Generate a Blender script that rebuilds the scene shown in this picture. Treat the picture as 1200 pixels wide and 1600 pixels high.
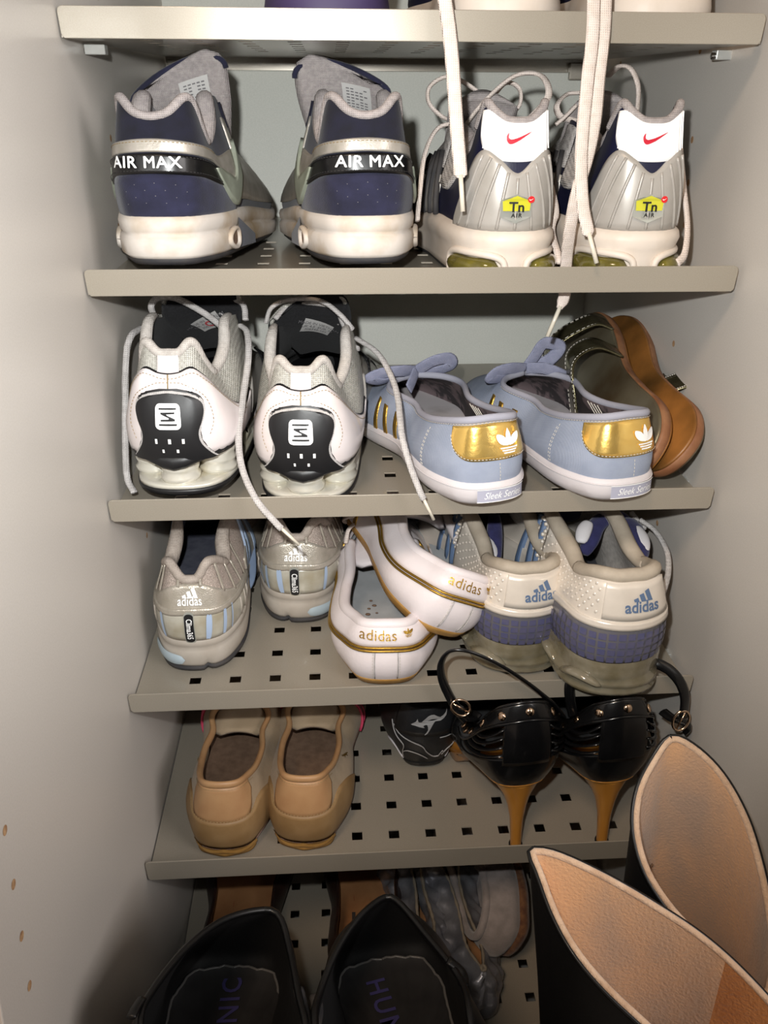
import bpy, math, random
from math import sin, cos, pi, radians, sqrt, atan2, exp
from mathutils import Vector, Matrix
from mathutils.geometry import tessellate_polygon

# ------------------------------------------------------------ clear
for o in list(bpy.data.objects):
    bpy.data.objects.remove(o)
SC = bpy.context.scene
COL = SC.collection
random.seed(7)

# ------------------------------------------------------------ camera
CAMP = Vector((0.1675, -0.5909, -0.1426))
YAW, PIT, ROL, FPX = 0.05836, -0.28437, -0.0062, 1288.2
_F = Vector((sin(YAW) * cos(PIT), cos(YAW) * cos(PIT), sin(PIT)))
_R = Vector((cos(YAW), -sin(YAW), 0))
_U = _R.cross(_F)
RR = _R * cos(ROL) + _U * sin(ROL)
UU = -_R * sin(ROL) + _U * cos(ROL)
cd = bpy.data.cameras.new('camera')
cam = bpy.data.objects.new('camera', cd)
COL.objects.link(cam)
cam.matrix_world = Matrix(((RR.x, UU.x, -_F.x, CAMP.x), (RR.y, UU.y, -_F.y, CAMP.y), (RR.z, UU.z, -_F.z, CAMP.z), (0, 0, 0, 1)))
cd.sensor_fit = 'VERTICAL'
cd.sensor_height = 36
cd.lens = FPX / 1600 * 36
cd.clip_start = 0.01
SC.camera = cam

# ------------------------------------------------------------ light and exposure
SC.view_settings.view_transform = 'Standard'
SC.view_settings.look = 'None'
SC.view_settings.gamma = 1
SC.view_settings.exposure = 0.0
SC.view_settings.use_curve_mapping = False
wd = bpy.data.worlds.new('room_air')
SC.world = wd
wd.use_nodes = True
bg = wd.node_tree.nodes['Background']
bg.inputs[0].default_value = (1.0, 0.80, 0.64, 1)
bg.inputs[1].default_value = 0.04


def lamp(name, kind, loc, energy, color, aim=None, **k):
    l = bpy.data.lights.new(name, kind)
    l.energy = energy
    l.color = color
    for a, b in k.items():
        setattr(l, a, b)
    o = bpy.data.objects.new(name, l)
    COL.objects.link(o)
    o.location = loc
    if aim is not None:
        o.rotation_euler = (Vector(aim) - Vector(loc)).to_track_quat('-Z', 'Y').to_euler()
    return o


# the camera's own flash, just left of and above the lens
FL = CAMP + RR * -0.028 + UU * 0.045
lamp('camera_flash', 'SPOT', FL, 19.0, (0.985, 1.0, 0.985), aim=FL + _F + UU * 0.22, spot_size=radians(104), spot_blend=1.0, shadow_soft_size=0.007)
# the room's warm ceiling lamp behind and above the photographer
lamp('ceiling_lamp', 'AREA', (-0.35, -1.5, 1.15), 15.0, (1.0, 0.74, 0.52), aim=(0.25, 0.0, -0.35), shape='DISK', size=0.45)
# soft daylight from a window to the right behind the photographer
lamp('window_light', 'AREA', (1.3, -1.25, 0.25), 15.0, (1.0, 0.94, 0.92), aim=(0.0, -0.1, -0.35), shape='SQUARE', size=0.7)


# ------------------------------------------------------------ maths helpers
def px(x, y, Y):
    """the point of the world plane y = Y that the lens sees at (x, y)"""
    d = _F + RR * ((x - 600) / FPX) + UU * ((800 - y) / FPX)
    return CAMP + d * ((Y - CAMP.y) / d.y)


def lerp(a, b, t):
    return a + (b - a) * t


def sst(a, b, x):
    t = max(0.0, min(1.0, (x - a) / (b - a)))
    return t * t * (3 - 2 * t)


class KF:
    """smooth keyed vector function"""
    def __init__(s, keys):
        s.k = [k[0] for k in keys]
        s.v = [tuple(k[1:]) for k in keys]
        n = len(s.k)
        s.m = []
        for i in range(n):
            a, b = max(0, i - 1), min(n - 1, i + 1)
            d = s.k[b] - s.k[a]
            s.m.append(tuple((y - x) / d for x, y in zip(s.v[a], s.v[b])))

    def __call__(s, t):
        k = s.k
        if t <= k[0]:
            return s.v[0]
        if t >= k[-1]:
            return s.v[-1]
        lo, hi = 0, len(k) - 1
        while hi - lo > 1:
            q = (lo + hi) // 2
            if k[q] <= t:
                lo = q
            else:
                hi = q
        h = k[hi] - k[lo]
        u = (t - k[lo]) / h
        a = 2 * u ** 3 - 3 * u * u + 1
        b = u ** 3 - 2 * u * u + u
        c = -2 * u ** 3 + 3 * u * u
        d = u ** 3 - u * u
        return tuple(a * p + b * h * m0 + c * q + d * h * m1 for p, m0, q, m1 in zip(s.v[lo], s.m[lo], s.v[hi], s.m[hi]))


def smooth_path(pts, n=8, closed=False):
    pts = [Vector(p) for p in pts]
    N = len(pts)
    out = []
    segs = N if closed else N - 1
    for i in range(segs):
        if closed:
            p0, p1, p2, p3 = pts[i - 1], pts[i], pts[(i + 1) % N], pts[(i + 2) % N]
        else:
            p1, p2 = pts[i], pts[i + 1]
            p0 = pts[i - 1] if i else p1 * 2 - p2
            p3 = pts[i + 2] if i + 2 < N else p2 * 2 - p1
        for j in range(n):
            u = j / n
            out.append(0.5 * ((2 * p1) + (p2 - p0) * u + (2 * p0 - 5 * p1 + 4 * p2 - p3) * u * u + (3 * p1 - p0 - 3 * p2 + p3) * u ** 3))
    if not closed:
        out.append(pts[-1].copy())
    return out


# ------------------------------------------------------------ materials
def lin(c):
    c = c / 255
    return c / 12.92 if c <= 0.04045 else ((c + 0.055) / 1.055) ** 2.4


MATS = {}


def mat(name, rgb, rough=0.5, metal=0.0, rgb2=None, vs=40, vlo=0.35, vhi=0.65, bump=0.0, bs=300, kind='noise', coat=0.0, trans=0.0, ior=1.45, sheen=0.0, dist=0.0006, spec=0.5, vstretch=None):
    if name in MATS:
        return MATS[name]
    m = bpy.data.materials.new(name)
    m.use_nodes = True
    nt = m.node_tree
    N, L = nt.nodes, nt.links
    b = N['Principled BSDF']
    A = (lin(rgb[0]), lin(rgb[1]), lin(rgb[2]), 1)
    b.inputs['Base Color'].default_value = A
    b.inputs['Roughness'].default_value = rough
    b.inputs['Metallic'].default_value = metal
    b.inputs['IOR'].default_value = ior
    b.inputs['Specular IOR Level'].default_value = spec
    b.inputs['Coat Weight'].default_value = coat
    b.inputs['Coat Roughness'].default_value = 0.08
    b.inputs['Transmission Weight'].default_value = trans
    b.inputs['Sheen Weight'].default_value = sheen
    tc = N.new('ShaderNodeTexCoord')
    if rgb2:
        no = N.new('ShaderNodeTexNoise')
        no.inputs['Scale'].default_value = vs
        no.inputs['Detail'].default_value = 5
        if vstretch:
            mp = N.new('ShaderNodeMapping')
            mp.inputs['Scale'].default_value = vstretch
            L.new(tc.outputs['Object'], mp.inputs[0])
            L.new(mp.outputs[0], no.inputs['Vector'])
        else:
            L.new(tc.outputs['Object'], no.inputs['Vector'])
        cr = N.new('ShaderNodeValToRGB')
        cr.color_ramp.elements[0].position = vlo
        cr.color_ramp.elements[1].position = vhi
        cr.color_ramp.elements[0].color = A
        cr.color_ramp.elements[1].color = (lin(rgb2[0]), lin(rgb2[1]), lin(rgb2[2]), 1)
        L.new(no.outputs['Fac'], cr.inputs['Fac'])
        L.new(cr.outputs[0], b.inputs['Base Color'])
    if bump:
        bp = N.new('ShaderNodeBump')
        bp.inputs['Strength'].default_value = bump
        bp.inputs['Distance'].default_value = dist
        if kind == 'noise':
            t = N.new('ShaderNodeTexNoise')
            t.inputs['Scale'].default_value = bs
            t.inputs['Detail'].default_value = 4
            L.new(tc.outputs['Object'], t.inputs['Vector'])
            L.new(t.outputs['Fac'], bp.inputs['Height'])
        elif kind == 'vor':
            t = N.new('ShaderNodeTexVoronoi')
            t.inputs['Scale'].default_value = bs
            L.new(tc.outputs['Object'], t.inputs['Vector'])
            L.new(t.outputs['Distance'], bp.inputs['Height'])
        elif kind == 'weave':
            w = []
            for ax in ('X', 'Z'):
                t = N.new('ShaderNodeTexWave')
                t.bands_direction = ax
                t.inputs['Scale'].default_value = bs / 6.28
                t.inputs['Distortion'].default_value = 0.6
                L.new(tc.outputs['Object'], t.inputs['Vector'])
                w.append(t)
            mm = N.new('ShaderNodeMath')
            mm.operation = 'MULTIPLY'
            L.new(w[0].outputs['Fac'], mm.inputs[0])
            L.new(w[1].outputs['Fac'], mm.inputs[1])
            L.new(mm.outputs[0], bp.inputs['Height'])
        L.new(bp.outputs[0], b.inputs['Normal'])
    MATS[name] = m
    return m


# ------------------------------------------------------------ mesh builder
class MB:
    def __init__(s):
        s.v = []
        s.f = []

    def grid(s, rows, cu=False, cv=False):
        """rows: list of lists of points; cu closes along a row, cv closes across rows"""
        b = len(s.v)
        nr, nc = len(rows), len(rows[0])
        for r in rows:
            s.v.extend(tuple(p) for p in r)
        for i in range(nr if cv else nr - 1):
            for j in range(nc if cu else nc - 1):
                i2, j2 = (i + 1) % nr, (j + 1) % nc
                s.f.append((b + i * nc + j, b + i * nc + j2, b + i2 * nc + j2, b + i2 * nc + j))
        return b

    def ngon(s, pts):
        b = len(s.v)
        s.v.extend(tuple(p) for p in pts)
        s.f.append(tuple(range(b, b + len(pts))))

    def cap(s, ring, centre=None):
        b = len(s.v)
        c = centre or sum((Vector(p) for p in ring), Vector()) / len(ring)
        s.v.extend(tuple(p) for p in ring)
        s.v.append(tuple(c))
        n = len(ring)
        for i in range(n):
            s.f.append((b + i, b + (i + 1) % n, b + n))

    def box(s, lo, hi):
        b = len(s.v)
        for z in (lo[2], hi[2]):
            for y in (lo[1], hi[1]):
                for x in (lo[0], hi[0]):
                    s.v.append((x, y, z))
        for q in ((0, 2, 3, 1), (4, 5, 7, 6), (0, 1, 5, 4), (2, 6, 7, 3), (0, 4, 6, 2), (1, 3, 7, 5)):
            s.f.append(tuple(b + i for i in q))

    def tube(s, path, r, flat=1.0, n=8, up=(0, 0, 1), caps=True, rf=None):
        P = [Vector(p) for p in path]
        rows = []
        prev = None
        upv = Vector(up)
        for i, p in enumerate(P):
            t = (P[min(i + 1, len(P) - 1)] - P[max(i - 1, 0)])
            if t.length < 1e-9:
                t = Vector((0, 0, 1))
            t.normalize()
            if prev is None:
                a = upv.cross(t)
                if a.length < 0.1:
                    a = Vector((1, 0, 0)).cross(t)
            else:
                a = prev - t * prev.dot(t)
            a.normalize()
            prev = a
            c = t.cross(a)
            rr = r * (rf(i / (len(P) - 1)) if rf else 1)
            rows.append([p + a * (cos(2 * pi * k / n) * rr) + c * (sin(2 * pi * k / n) * rr * flat) for k in range(n)])
        s.grid(rows, cu=True)
        if caps:
            s.cap(rows[0])
            s.cap(rows[-1])

    def ball(s, c, r, n=10, sc=(1, 1, 1)):
        rows = []
        for i in range(n // 2 + 1):
            a = pi * i / (n // 2)
            rows.append([(c[0] + r * sc[0] * sin(a) * cos(2 * pi * k / n), c[1] + r * sc[1] * sin(a) * sin(2 * pi * k / n), c[2] + r * sc[2] * cos(a)) for k in range(n)])
        s.grid(rows, cu=True)

    def build(s, name, m, parent=None, mx=1, smooth=True, world=False, weld=True, sol=0, bev=0, label=None, sub=0):
        tiny = 'stitching' in name or name in ('frame_ribs', 'patch_ribs', 'perforation', 'dirt_specks', 'label_print', 'lining_seams', 'heel_seams')
        me = bpy.data.meshes.new(name)
        vs = s.v
        if mx != 1:
            vs = [(-x, y, z) for x, y, z in vs]
        if world and parent is not None:
            W = (wm(parent)).inverted()
            vs = [tuple(W @ Vector(p)) for p in vs]
        me.from_pydata(vs, [], s.f)
        me.materials.append(m)
        import bmesh
        bm = bmesh.new()
        bm.from_mesh(me)
        if weld:
            bmesh.ops.remove_doubles(bm, verts=bm.verts, dist=1e-5)
        bmesh.ops.recalc_face_normals(bm, faces=bm.faces)
        bm.to_mesh(me)
        bm.free()
        if smooth:
            for p in me.polygons:
                p.use_smooth = True
        o = bpy.data.objects.new(name, me)
        COL.objects.link(o)
        if tiny:
            o['kind'] = 'stuff'
        if parent is not None:
            o.parent = parent
        if sol:
            q = o.modifiers.new('solid', 'SOLIDIFY')
            q.thickness = sol
            q.offset = 0
        if bev:
            q = o.modifiers.new('bevel', 'BEVEL')
            q.width = bev
            q.segments = 2
            q.limit_method = 'ANGLE'
        if sub:
            q = o.modifiers.new('sub', 'SUBSURF')
            q.levels = sub
            q.render_levels = sub
        if label:
            o['label'] = label
        return o


WM = {}


def wm(o):
    return WM.get(o.name, Matrix.Identity(4)) if o.parent is None else wm(o.parent) @ o.matrix_basis


def thing(name, label, cat, M=None, group=None):
    o = bpy.data.objects.new(name, None)
    COL.objects.link(o)
    o.empty_display_size = 0.02
    if M is None:
        M = Matrix.Identity(4)
    o.matrix_world = M
    WM[o.name] = M.copy()
    o['label'] = label
    o['category'] = cat
    if group:
        o['group'] = group
    return o


def tag(o, label, cat, group=None):
    o['label'] = label
    o['category'] = cat
    if group:
        o['group'] = group


# ------------------------------------------------------------ text and flat marks laid on a surface
def glyph_mesh(text, size, bold=0.0, spacing=1.0, shear=0.0):
    cu = bpy.data.curves.new('t', 'FONT')
    cu.body = text
    cu.size = size
    cu.align_x = 'CENTER'
    cu.align_y = 'CENTER'
    cu.offset = bold
    cu.space_character = spacing
    cu.shear = shear
    cu.resolution_u = 3
    ob = bpy.data.objects.new('t', cu)
    COL.objects.link(ob)
    bpy.context.view_layer.update()
    me = bpy.data.meshes.new_from_object(ob)
    vs = [(v.co.x, v.co.y) for v in me.vertices]
    fs = [tuple(p.vertices) for p in me.polygons]
    bpy.data.objects.remove(ob)
    bpy.data.meshes.remove(me)
    bpy.data.curves.remove(cu)
    return vs, fs


def add_text(mb, text, size, fmap, bold=0.0, rot=0.0, spacing=1.0, shear=0.0, sx=1.0):
    vs, fs = glyph_mesh(text, size, bold, spacing, shear)
    b = len(mb.v)
    c, s = cos(rot), sin(rot)
    for x, y in vs:
        x *= sx
        mb.v.append(tuple(fmap(x * c - y * s, x * s + y * c)))
    mb.f.extend(tuple(b + i for i in f) for f in fs)


def add_bold(mb, text, size, fmap, w=.0003, **k):
    """bold lettering: the word laid down several times, a hair apart"""
    for dx, dy in ((-w, 0), (w, 0), (0, -w), (0, w), (0, 0)):
        add_text(mb, text, size, lambda x, y: fmap(x + dx, y + dy), **k)


def add_poly(mb, pts, fmap, seg=0.004):
    """flat polygon (2D) laid on a surface; the edges are subdivided so that it follows the curvature"""
    P = []
    n = len(pts)
    for i in range(n):
        a, b = pts[i], pts[(i + 1) % n]
        d = sqrt((a[0] - b[0]) ** 2 + (a[1] - b[1]) ** 2)
        k = max(1, int(d / seg))
        for j in range(k):
            P.append((lerp(a[0], b[0], j / k), lerp(a[1], b[1], j / k)))
    tris = tessellate_polygon([[Vector((x, y, 0)) for x, y in P]])
    b = len(mb.v)
    mb.v.extend(tuple(fmap(x, y)) for x, y in P)
    mb.f.extend(tuple(b + i for i in t) for t in tris)


def spoly(pts, n=5, closed=True):
    return [(p.x, p.y) for p in smooth_path([Vector((a, b, 0)) for a, b in pts], n, closed)]


def tf(pts, s=1.0, dx=0.0, dy=0.0, rot=0.0):
    c, q = cos(rot), sin(rot)
    return [((x * c - y * q) * s + dx, (x * q + y * c) * s + dy) for x, y in pts]


TICK = spoly([(-1, .18), (-.86, .42), (-.80, .40), (-.82, .12), (-.66, -.02), (-.4, 0), (.1, .12), (1, .42), (.1, -.08), (-.45, -.30), (-.75, -.34), (-.95, -.15)], 4)


def trefoil():
    out = []
    leaf = [(0, -.15), (-.16, .1), (-.22, .45), (-.12, .78), (0, 1.0), (.12, .78), (.22, .45), (.16, .1)]
    out.append(spoly(leaf, 3))
    for sg in (-1, 1):
        lf = [(0, -.15), (sg * .2, .3), (sg * .5, .55), (sg * .95, .62), (sg * .95, .3), (sg * .7, -.02), (sg * .35, -.15)]
        out.append(spoly(lf, 3))
    for k in range(3):
        y = -.3 - .17 * k
        w = .72 - .12 * k
        out.append([(-w, y), (w, y), (w - .06, y - .1), (-w + .06, y - .1)])
    return out


def bars3():
    """three slanted bars rising to the right"""
    out = []
    for k, h in enumerate((.35, .68, 1.0)):
        x = -.85 + .58 * k
        out.append([(x, 0), (x + .42, 0), (x + .42 - .5 * h * .7, h * .98), (x - .5 * h * .7 + .06, h * .80 if k else h * .6)])
    return out


# ------------------------------------------------------------ the shoe builder
class Shoe:
    """A shoe body as a surface S(s, v): s runs in metres round the sole edge from the middle of the heel
    (positive to the right, seen from behind), v runs from the sole (0) to the topline or the ridge of the toe (1)."""
    def __init__(s, root, L=0.28, hw=0.074, fw=0.096, rear=(), front=(), base=None, mx=1, bulge=0.004, sq=0.41, bend=0.0, bc=0.35, lean=0.0, flare=0.0):
        s.root, s.mx, s.L, s.bulge, s.bend, s.bc, s.lean = root, mx, L, bulge, bend, bc, lean
        s.base = base or (lambda y: 0.03)
        half = [(0, 0), (hw * .25, .0040), (hw * sq, .018), (hw * .5, .045), (hw * .49 + (fw - hw) * .22 * flare, .09), (hw * .475 + (fw - hw) * .42 * flare, .45 * L), (fw * .5, .66 * L), (fw * .47, .78 * L), (fw * .34, .9 * L), (fw * .16, .98 * L), (0, L)]
        full = [(-x, y) for x, y in half[:0:-1]] + half
        full = full[:-1]
        P = smooth_path([Vector((x, y, 0)) for x, y in full], 14, True)
        # start from heel centre
        i0 = min(range(len(P)), key=lambda i: P[i].y * 10 + abs(P[i].x))
        P = P[i0:] + P[:i0]
        if P[3].x < 0:
            P = [P[0]] + P[:0:-1]
        arc = [0]
        for i in range(1, len(P) + 1):
            arc.append(arc[-1] + (P[i % len(P)] - P[i - 1]).length)
        s.P, s.arc, s.per = P, arc, arc[-1]
        s.S = s.per / 2
        ks = []
        for k in rear:      # (s, inset, z)
            o, n = s.out(k[0])
            ks.append((k[0], o.x - n.x * k[1], o.y - n.y * k[1] + (k[3] if len(k) > 3 else 0), k[2]))
        for k in front:     # (s, x, y, z)
            ks.append(k if k[0] >= 0 else k)
        s.cache = {}
        s.top = KF([(-a, -b, c, d) for a, b, c, d in ks[:0:-1]] + ks)

    def out(s, a, d=0.0):
        a %= s.per
        lo, hi = 0, len(s.arc) - 1
        while hi - lo > 1:
            q = (lo + hi) // 2
            if s.arc[q] <= a:
                lo = q
            else:
                hi = q
        n = len(s.P)
        u = (a - s.arc[lo]) / max(1e-9, s.arc[hi] - s.arc[lo])
        p = s.P[lo % n].lerp(s.P[hi % n], u)
        t0 = s.P[(lo + 1) % n] - s.P[(lo - 1) % n]
        t1 = s.P[(hi + 1) % n] - s.P[(hi - 1) % n]
        t = t0.normalized().lerp(t1.normalized(), u)
        nn = Vector((t.y, -t.x, 0)).normalized()
        return p + nn * d, nn

    def warp(s, p):
        if s.bend:
            p.x += s.bend * (max(0, p.y) / s.L) ** 2
        return p

    def raw(s, a, v):
        c = s.cache.get(a)
        if c is None:
            B, n = s.out(a)
            B = B.copy()
            B.z = s.base(B.y)
            T = Vector(s.top(max(-s.S, min(s.S, a))))
            h = T.z - B.z
            hd = Vector((T.x - B.x, T.y - B.y)).length
            w = sst(.40, .62, abs(a) / s.S)
            P1 = B + n * (s.bulge * 1.2) + Vector((0, 0, h * .38))
            P2 = T + n * lerp(s.bulge, .55 * hd, w) - Vector((0, 0, h * lerp(s.bc, .04, w)))
            c = s.cache[a] = (B, P1, P2, T)
        B, P1, P2, T = c
        u = 1 - v
        return B * (u ** 3) + P1 * (3 * u * u * v) + P2 * (3 * u * v * v) + T * (v ** 3)

    def nrm(s, a, v):
        e = .002
        v0, v1 = max(0, v - .02), min(1, v + .02)
        ds = s.raw(a + e, v) - s.raw(a - e, v)
        dv = s.raw(a, v1) - s.raw(a, v0)
        n = ds.cross(dv)
        return n.normalized() if n.length > 1e-12 else s.out(a)[1]

    def at(s, a, v, off=0.0):
        p = s.raw(a, v)
        if off:
            p = p + s.nrm(a, v) * off
        return s.warp(p)

    def v_of(s, a, z):
        lo, hi = 0.0, 1.0
        if s.raw(a, 1).z <= z:
            return 1.0
        if s.raw(a, 0).z >= z:
            return 0.0
        for _ in range(14):
            q = (lo + hi) / 2
            if s.raw(a, q).z < z:
                lo = q
            else:
                hi = q
        return (lo + hi) / 2

    def az(s, a, z, off=0.0):
        return s.at(a, s.v_of(a, z), off)

    # ---- parts
    def upper(s, m, name='upper', ns=120, nv=16, label=None):
        b = MB()
        b.grid([[s.at(lerp(-s.S, s.S, i / ns), j / nv) for j in range(nv + 1)] for i in range(ns + 1)])
        return b.build(name, m, s.root, s.mx, label=label)

    def lining(s, m, th=.005, ns=90, nv=10, name='lining', v0=0.06):
        b = MB()
        b.grid([[s.at(lerp(-s.S, s.S, i / ns), lerp(v0, .985, j / nv), -th) for j in range(nv + 1)] for i in range(ns + 1)])
        return b.build(name, m, s.root, s.mx)

    def insole(s, m, z=.012, inset=.005, name='insole', dish=.0):
        ring = []
        for i in range(72):
            p, n = s.out(s.per * i / 72, -inset)
            ring.append(s.warp(Vector((p.x, p.y, s.base(p.y) + z))))
        mid = []
        for p in ring:
            mid.append(Vector((s.warp(Vector((0, min(max(p.y, .03), s.L - .03), 0))).x * .6 + p.x * .4, lerp(p.y, min(max(p.y, .03), s.L - .03), .6), p.z - dish)))
        b = MB()
        b.grid([ring, mid], cu=True)
        b.cap(mid)
        return b.build(name, m, s.root, s.mx)

    def collar(s, m, r=.004, a0=-.15, a1=.15, n=70, name='collar', off=None, flat=1.0, rf=None):
        path = [s.at(lerp(a0, a1, i / n), 1.0, -(r if off is None else off)) for i in range(n + 1)]
        b = MB()
        b.tube(path, r, flat, 10, rf=rf)
        return b.build(name, m, s.root, s.mx)

    def sole(s, name, m, layers, a0=None, a1=None, n=110, label=None):
        """layers: (offset, z or z(y)) rings from bottom to top; a full loop unless a0, a1 are given"""
        rows = []
        for d, z in layers:
            row = []
            for i in range(n if a0 is None else n + 1):
                a = s.per * i / n if a0 is None else lerp(a0, a1, i / n)
                p, _ = s.out(a, d(a) if callable(d) else d)
                row.append(s.warp(Vector((p.x, p.y, z(p.y) if callable(z) else z))))
            rows.append(row)
        b = MB()
        b.grid(rows, cu=a0 is None)
        if a0 is None:
            b.ngon(rows[0])
            b.ngon(rows[-1])
        return b.build(name, m, s.root, s.mx, label=label)

    def strip(s, name, m, lo, hi, a0, a1, off=.0012, n=48, nv=6, usez=True, skirt=True, parent=None, label=None, mid=0.0, mb=None, ret=False):
        """a raised panel between two keyed edges lo(s), hi(s) given as heights (usez) or as v"""
        fl = lo if callable(lo) else (KF([(k[0], k[1]) for k in lo]))
        fh = hi if callable(hi) else (KF([(k[0], k[1]) for k in hi]))
        g1 = lambda f, a: (f(a)[0] if isinstance(f(a), tuple) else f(a))
        rows = []
        for i in range(n + 1):
            a = lerp(a0, a1, i / n)
            l, h = g1(fl, a), g1(fh, a)
            if usez:
                l, h = s.v_of(a, l), s.v_of(a, h)
            if h < l:
                h = l
            row = []
            if skirt:
                row.append(s.at(a, l, -.0006))
            for j in range(nv + 1):
                u = j / nv
                row.append(s.at(a, lerp(l, h, u), off + mid * 4 * u * (1 - u)))
            if skirt:
                row.append(s.at(a, h, -.0006))
            rows.append(row)
        if skirt:
            e0 = [s.at(a0, 0, 0)] * 0
        b = mb or MB()
        b.grid(rows)
        if skirt:
            for r in (rows[0], rows[-1]):
                inner = [p.lerp(q, 0.0) for p, q in zip(r, r)]
                aa = a0 if r is rows[0] else a1
                l, h = g1(fl, aa), g1(fh, aa)
                if usez:
                    l, h = s.v_of(aa, l), s.v_of(aa, h)
                base = [s.at(aa, lerp(l, max(l, h), j / (len(r) - 1)), -.0006) for j in range(len(r))]
                b.grid([inner, base])
        if mb is not None:
            return None
        return b.build(name, m, parent or s.root, s.mx, label=label)

    def fmap(s, a0, z0, off=.002, rot=0.0):
        """2D drawing plane -> surface, x along the heel, y up"""
        c, q = cos(rot), sin(rot)

        def f(x, y):
            X, Y = (x * c - y * q), (x * q + y * c)
            return s.az(a0 + X * s.mx, z0 + Y, off)
        return f

    def stitches(s, m, path, off=.0014, ln=.0016, gap=.0012, r=.00025, name='stitching', usez=True, mb=None):
        """path: list of (s, z); dashes follow it"""
        P = spoly(path, 10, False)
        pts = [(s.az(a, z, off) if usez else s.at(a, z, off)) for a, z in P]
        b = mb or MB()
        cum = [0.0]
        for i in range(len(pts) - 1):
            cum.append(cum[-1] + (pts[i + 1] - pts[i]).length)

        def along(d):
            for i in range(len(cum) - 1):
                if cum[i + 1] >= d:
                    return pts[i].lerp(pts[i + 1], (d - cum[i]) / max(1e-9, cum[i + 1] - cum[i]))
            return pts[-1]
        for q in range(int(cum[-1] / (ln + gap))):
            b.tube([along(q * (ln + gap)), along(q * (ln + gap) + ln)], r, 1, 4, caps=False)
        if mb is None:
            return b.build(name, m, s.root, s.mx, smooth=False, weld=False)

    def dots(s, name, m, pts, r, off=.001, n=8, parent=None, flat=.35):
        b = MB()
        for a, z in pts:
            p = s.az(a, z, off)
            nn = s.nrm(a, s.v_of(a, z))
            t = Vector((0, 0, 1)).cross(nn).normalized()
            q = nn.cross(t)
            ring = [p + t * (cos(2 * pi * k / n) * r) + q * (sin(2 * pi * k / n) * r) for k in range(n)]
            b.cap(ring, p + nn * r * flat)
        return b.build(name, m, parent or s.root, s.mx)

    def tongue(s, m, keys, name='tongue', th=.005, cross=.25, n=10, lip=None, label=None, tw=0.0, sl=0.0):
        """keys: (t, x, y, z, halfwidth) up the middle line"""
        K = KF([(k[0],) + tuple(k[1:]) for k in keys])
        t0, t1 = keys[0][0], keys[-1][0]
        F, Bk = [], []
        N = 22
        for i in range(N + 1):
            t = lerp(t0, t1, i / N)
            x, y, z, w = K(t)
            x2, y2, z2, _ = K(min(t1, t + .01))
            x1, y1, z1, _ = K(max(t0, t - .01))
            d = Vector((x2 - x1, y2 - y1, z2 - z1)).normalized()
            ax = (Vector((1, 0, 0)) - d * d.x)
            ax = (Matrix.Rotation(tw * (t - t0) / (t1 - t0), 3, d) @ ax).normalized()
            nn = ax.cross(d)     # points away from the toe / towards the heel is -nn
            e = t / t1
            fw_ = w * (sqrt(max(0, 1 - ((e - .86) / .14) ** 2)) * .35 + .65 if e > .86 else 1)
            r1, r2 = [], []
            for j in range(n + 1):
                u = -1 + 2 * j / n
                p = Vector((x, y, z + sl * w * u * e * e)) + ax * (fw_ * u) + nn * (cross * w * u * u)
                edge = 1 - abs(u) ** 4
                r1.append(s.warp(p + nn * th * .5 * edge))
                r2.append(s.warp(p - nn * th * .5 * edge))
            F.append(r1)
            Bk.append(r2)
        b = MB()
        b.grid([a + c[::-1] for a, c in zip(F, Bk)], cu=True)
        b.grid([F[-1], Bk[-1]])
        o = b.build(name, m, s.root, s.mx, label=label)
        s.tk = (K, t0, t1, cross, th, tw, sl)
        return o

    def tpoint(s, u, t, side=-1, off=.0006):
        """a point on the tongue: u across (metres), t along; side -1 faces the heel (the viewer)"""
        K, t0, t1, cross, th, tw, sl = s.tk
        x, y, z, w = K(t)
        x2, y2, z2, _ = K(min(t1, t + .01))
        x1, y1, z1, _ = K(max(t0, t - .01))
        d = Vector((x2 - x1, y2 - y1, z2 - z1)).normalized()
        ax = (Vector((1, 0, 0)) - d * d.x)
        ax = (Matrix.Rotation(tw * (t - t0) / (t1 - t0), 3, d) @ ax).normalized()
        nn = ax.cross(d)
        q = u / w
        return s.warp(Vector((x, y, z + sl * u * (t / t1) ** 2)) + ax * u + nn * (cross * w * q * q) - nn * side * (th * .5 + off))


def lace(root, pts, m, r=.0022, flat=.55, name='lace', n=10, world=True, mx=1, tip=None, up=(0, 0, 1), aglet=None):
    P = smooth_path(pts, n)
    b = MB()
    b.tube(P, r, flat, 8, up=up)
    o = b.build(name, m, root, mx, world=world)
    if aglet:
        d = (P[-1] - P[-3]).normalized()
        g = MB()
        g.tube([P[-1] - d * .001, P[-1] + d * .018], r * .5, .9, 8)
        g.build('lace_tip', aglet, o, mx, world=world)
    return o


# ============================================================ cabinet
W = 0.4567
DEEP = 0.3745
T = 0.19074
ZK = [0.0, -0.15679, -0.31724, -0.47435, -0.63279, -0.8248]
LIP = 0.0166

M_WALL = mat('wall_melamine', (206, 200, 193), .42, rgb2=(200, 194, 186), vs=900, bump=.06, bs=500)
M_BACK = mat('back_panel_white', (214, 214, 206), .5, rgb2=(206, 207, 198), vs=700, bump=.05, bs=500)
M_STEEL = mat('powder_coated_steel', (157, 149, 136), .30, metal=.2, rgb2=(150, 142, 129), vs=1400, bump=.06, bs=1600, dist=.0002, coat=.25)
M_RAW = mat('chipboard', (196, 160, 120), .8, rgb2=(150, 112, 80), vs=300)
M_DARK = mat('dark_hollow', (30, 24, 22), .9)
M_CHROME = mat('chrome', (200, 200, 198), .18, metal=1)
M_CLEAR = mat('clear_plastic', (215, 215, 210), .25, trans=.5)


def struct(name, b, m, **k):
    o = b.build(name, m, smooth=False, **k)
    o['kind'] = 'structure'
    return o


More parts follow.
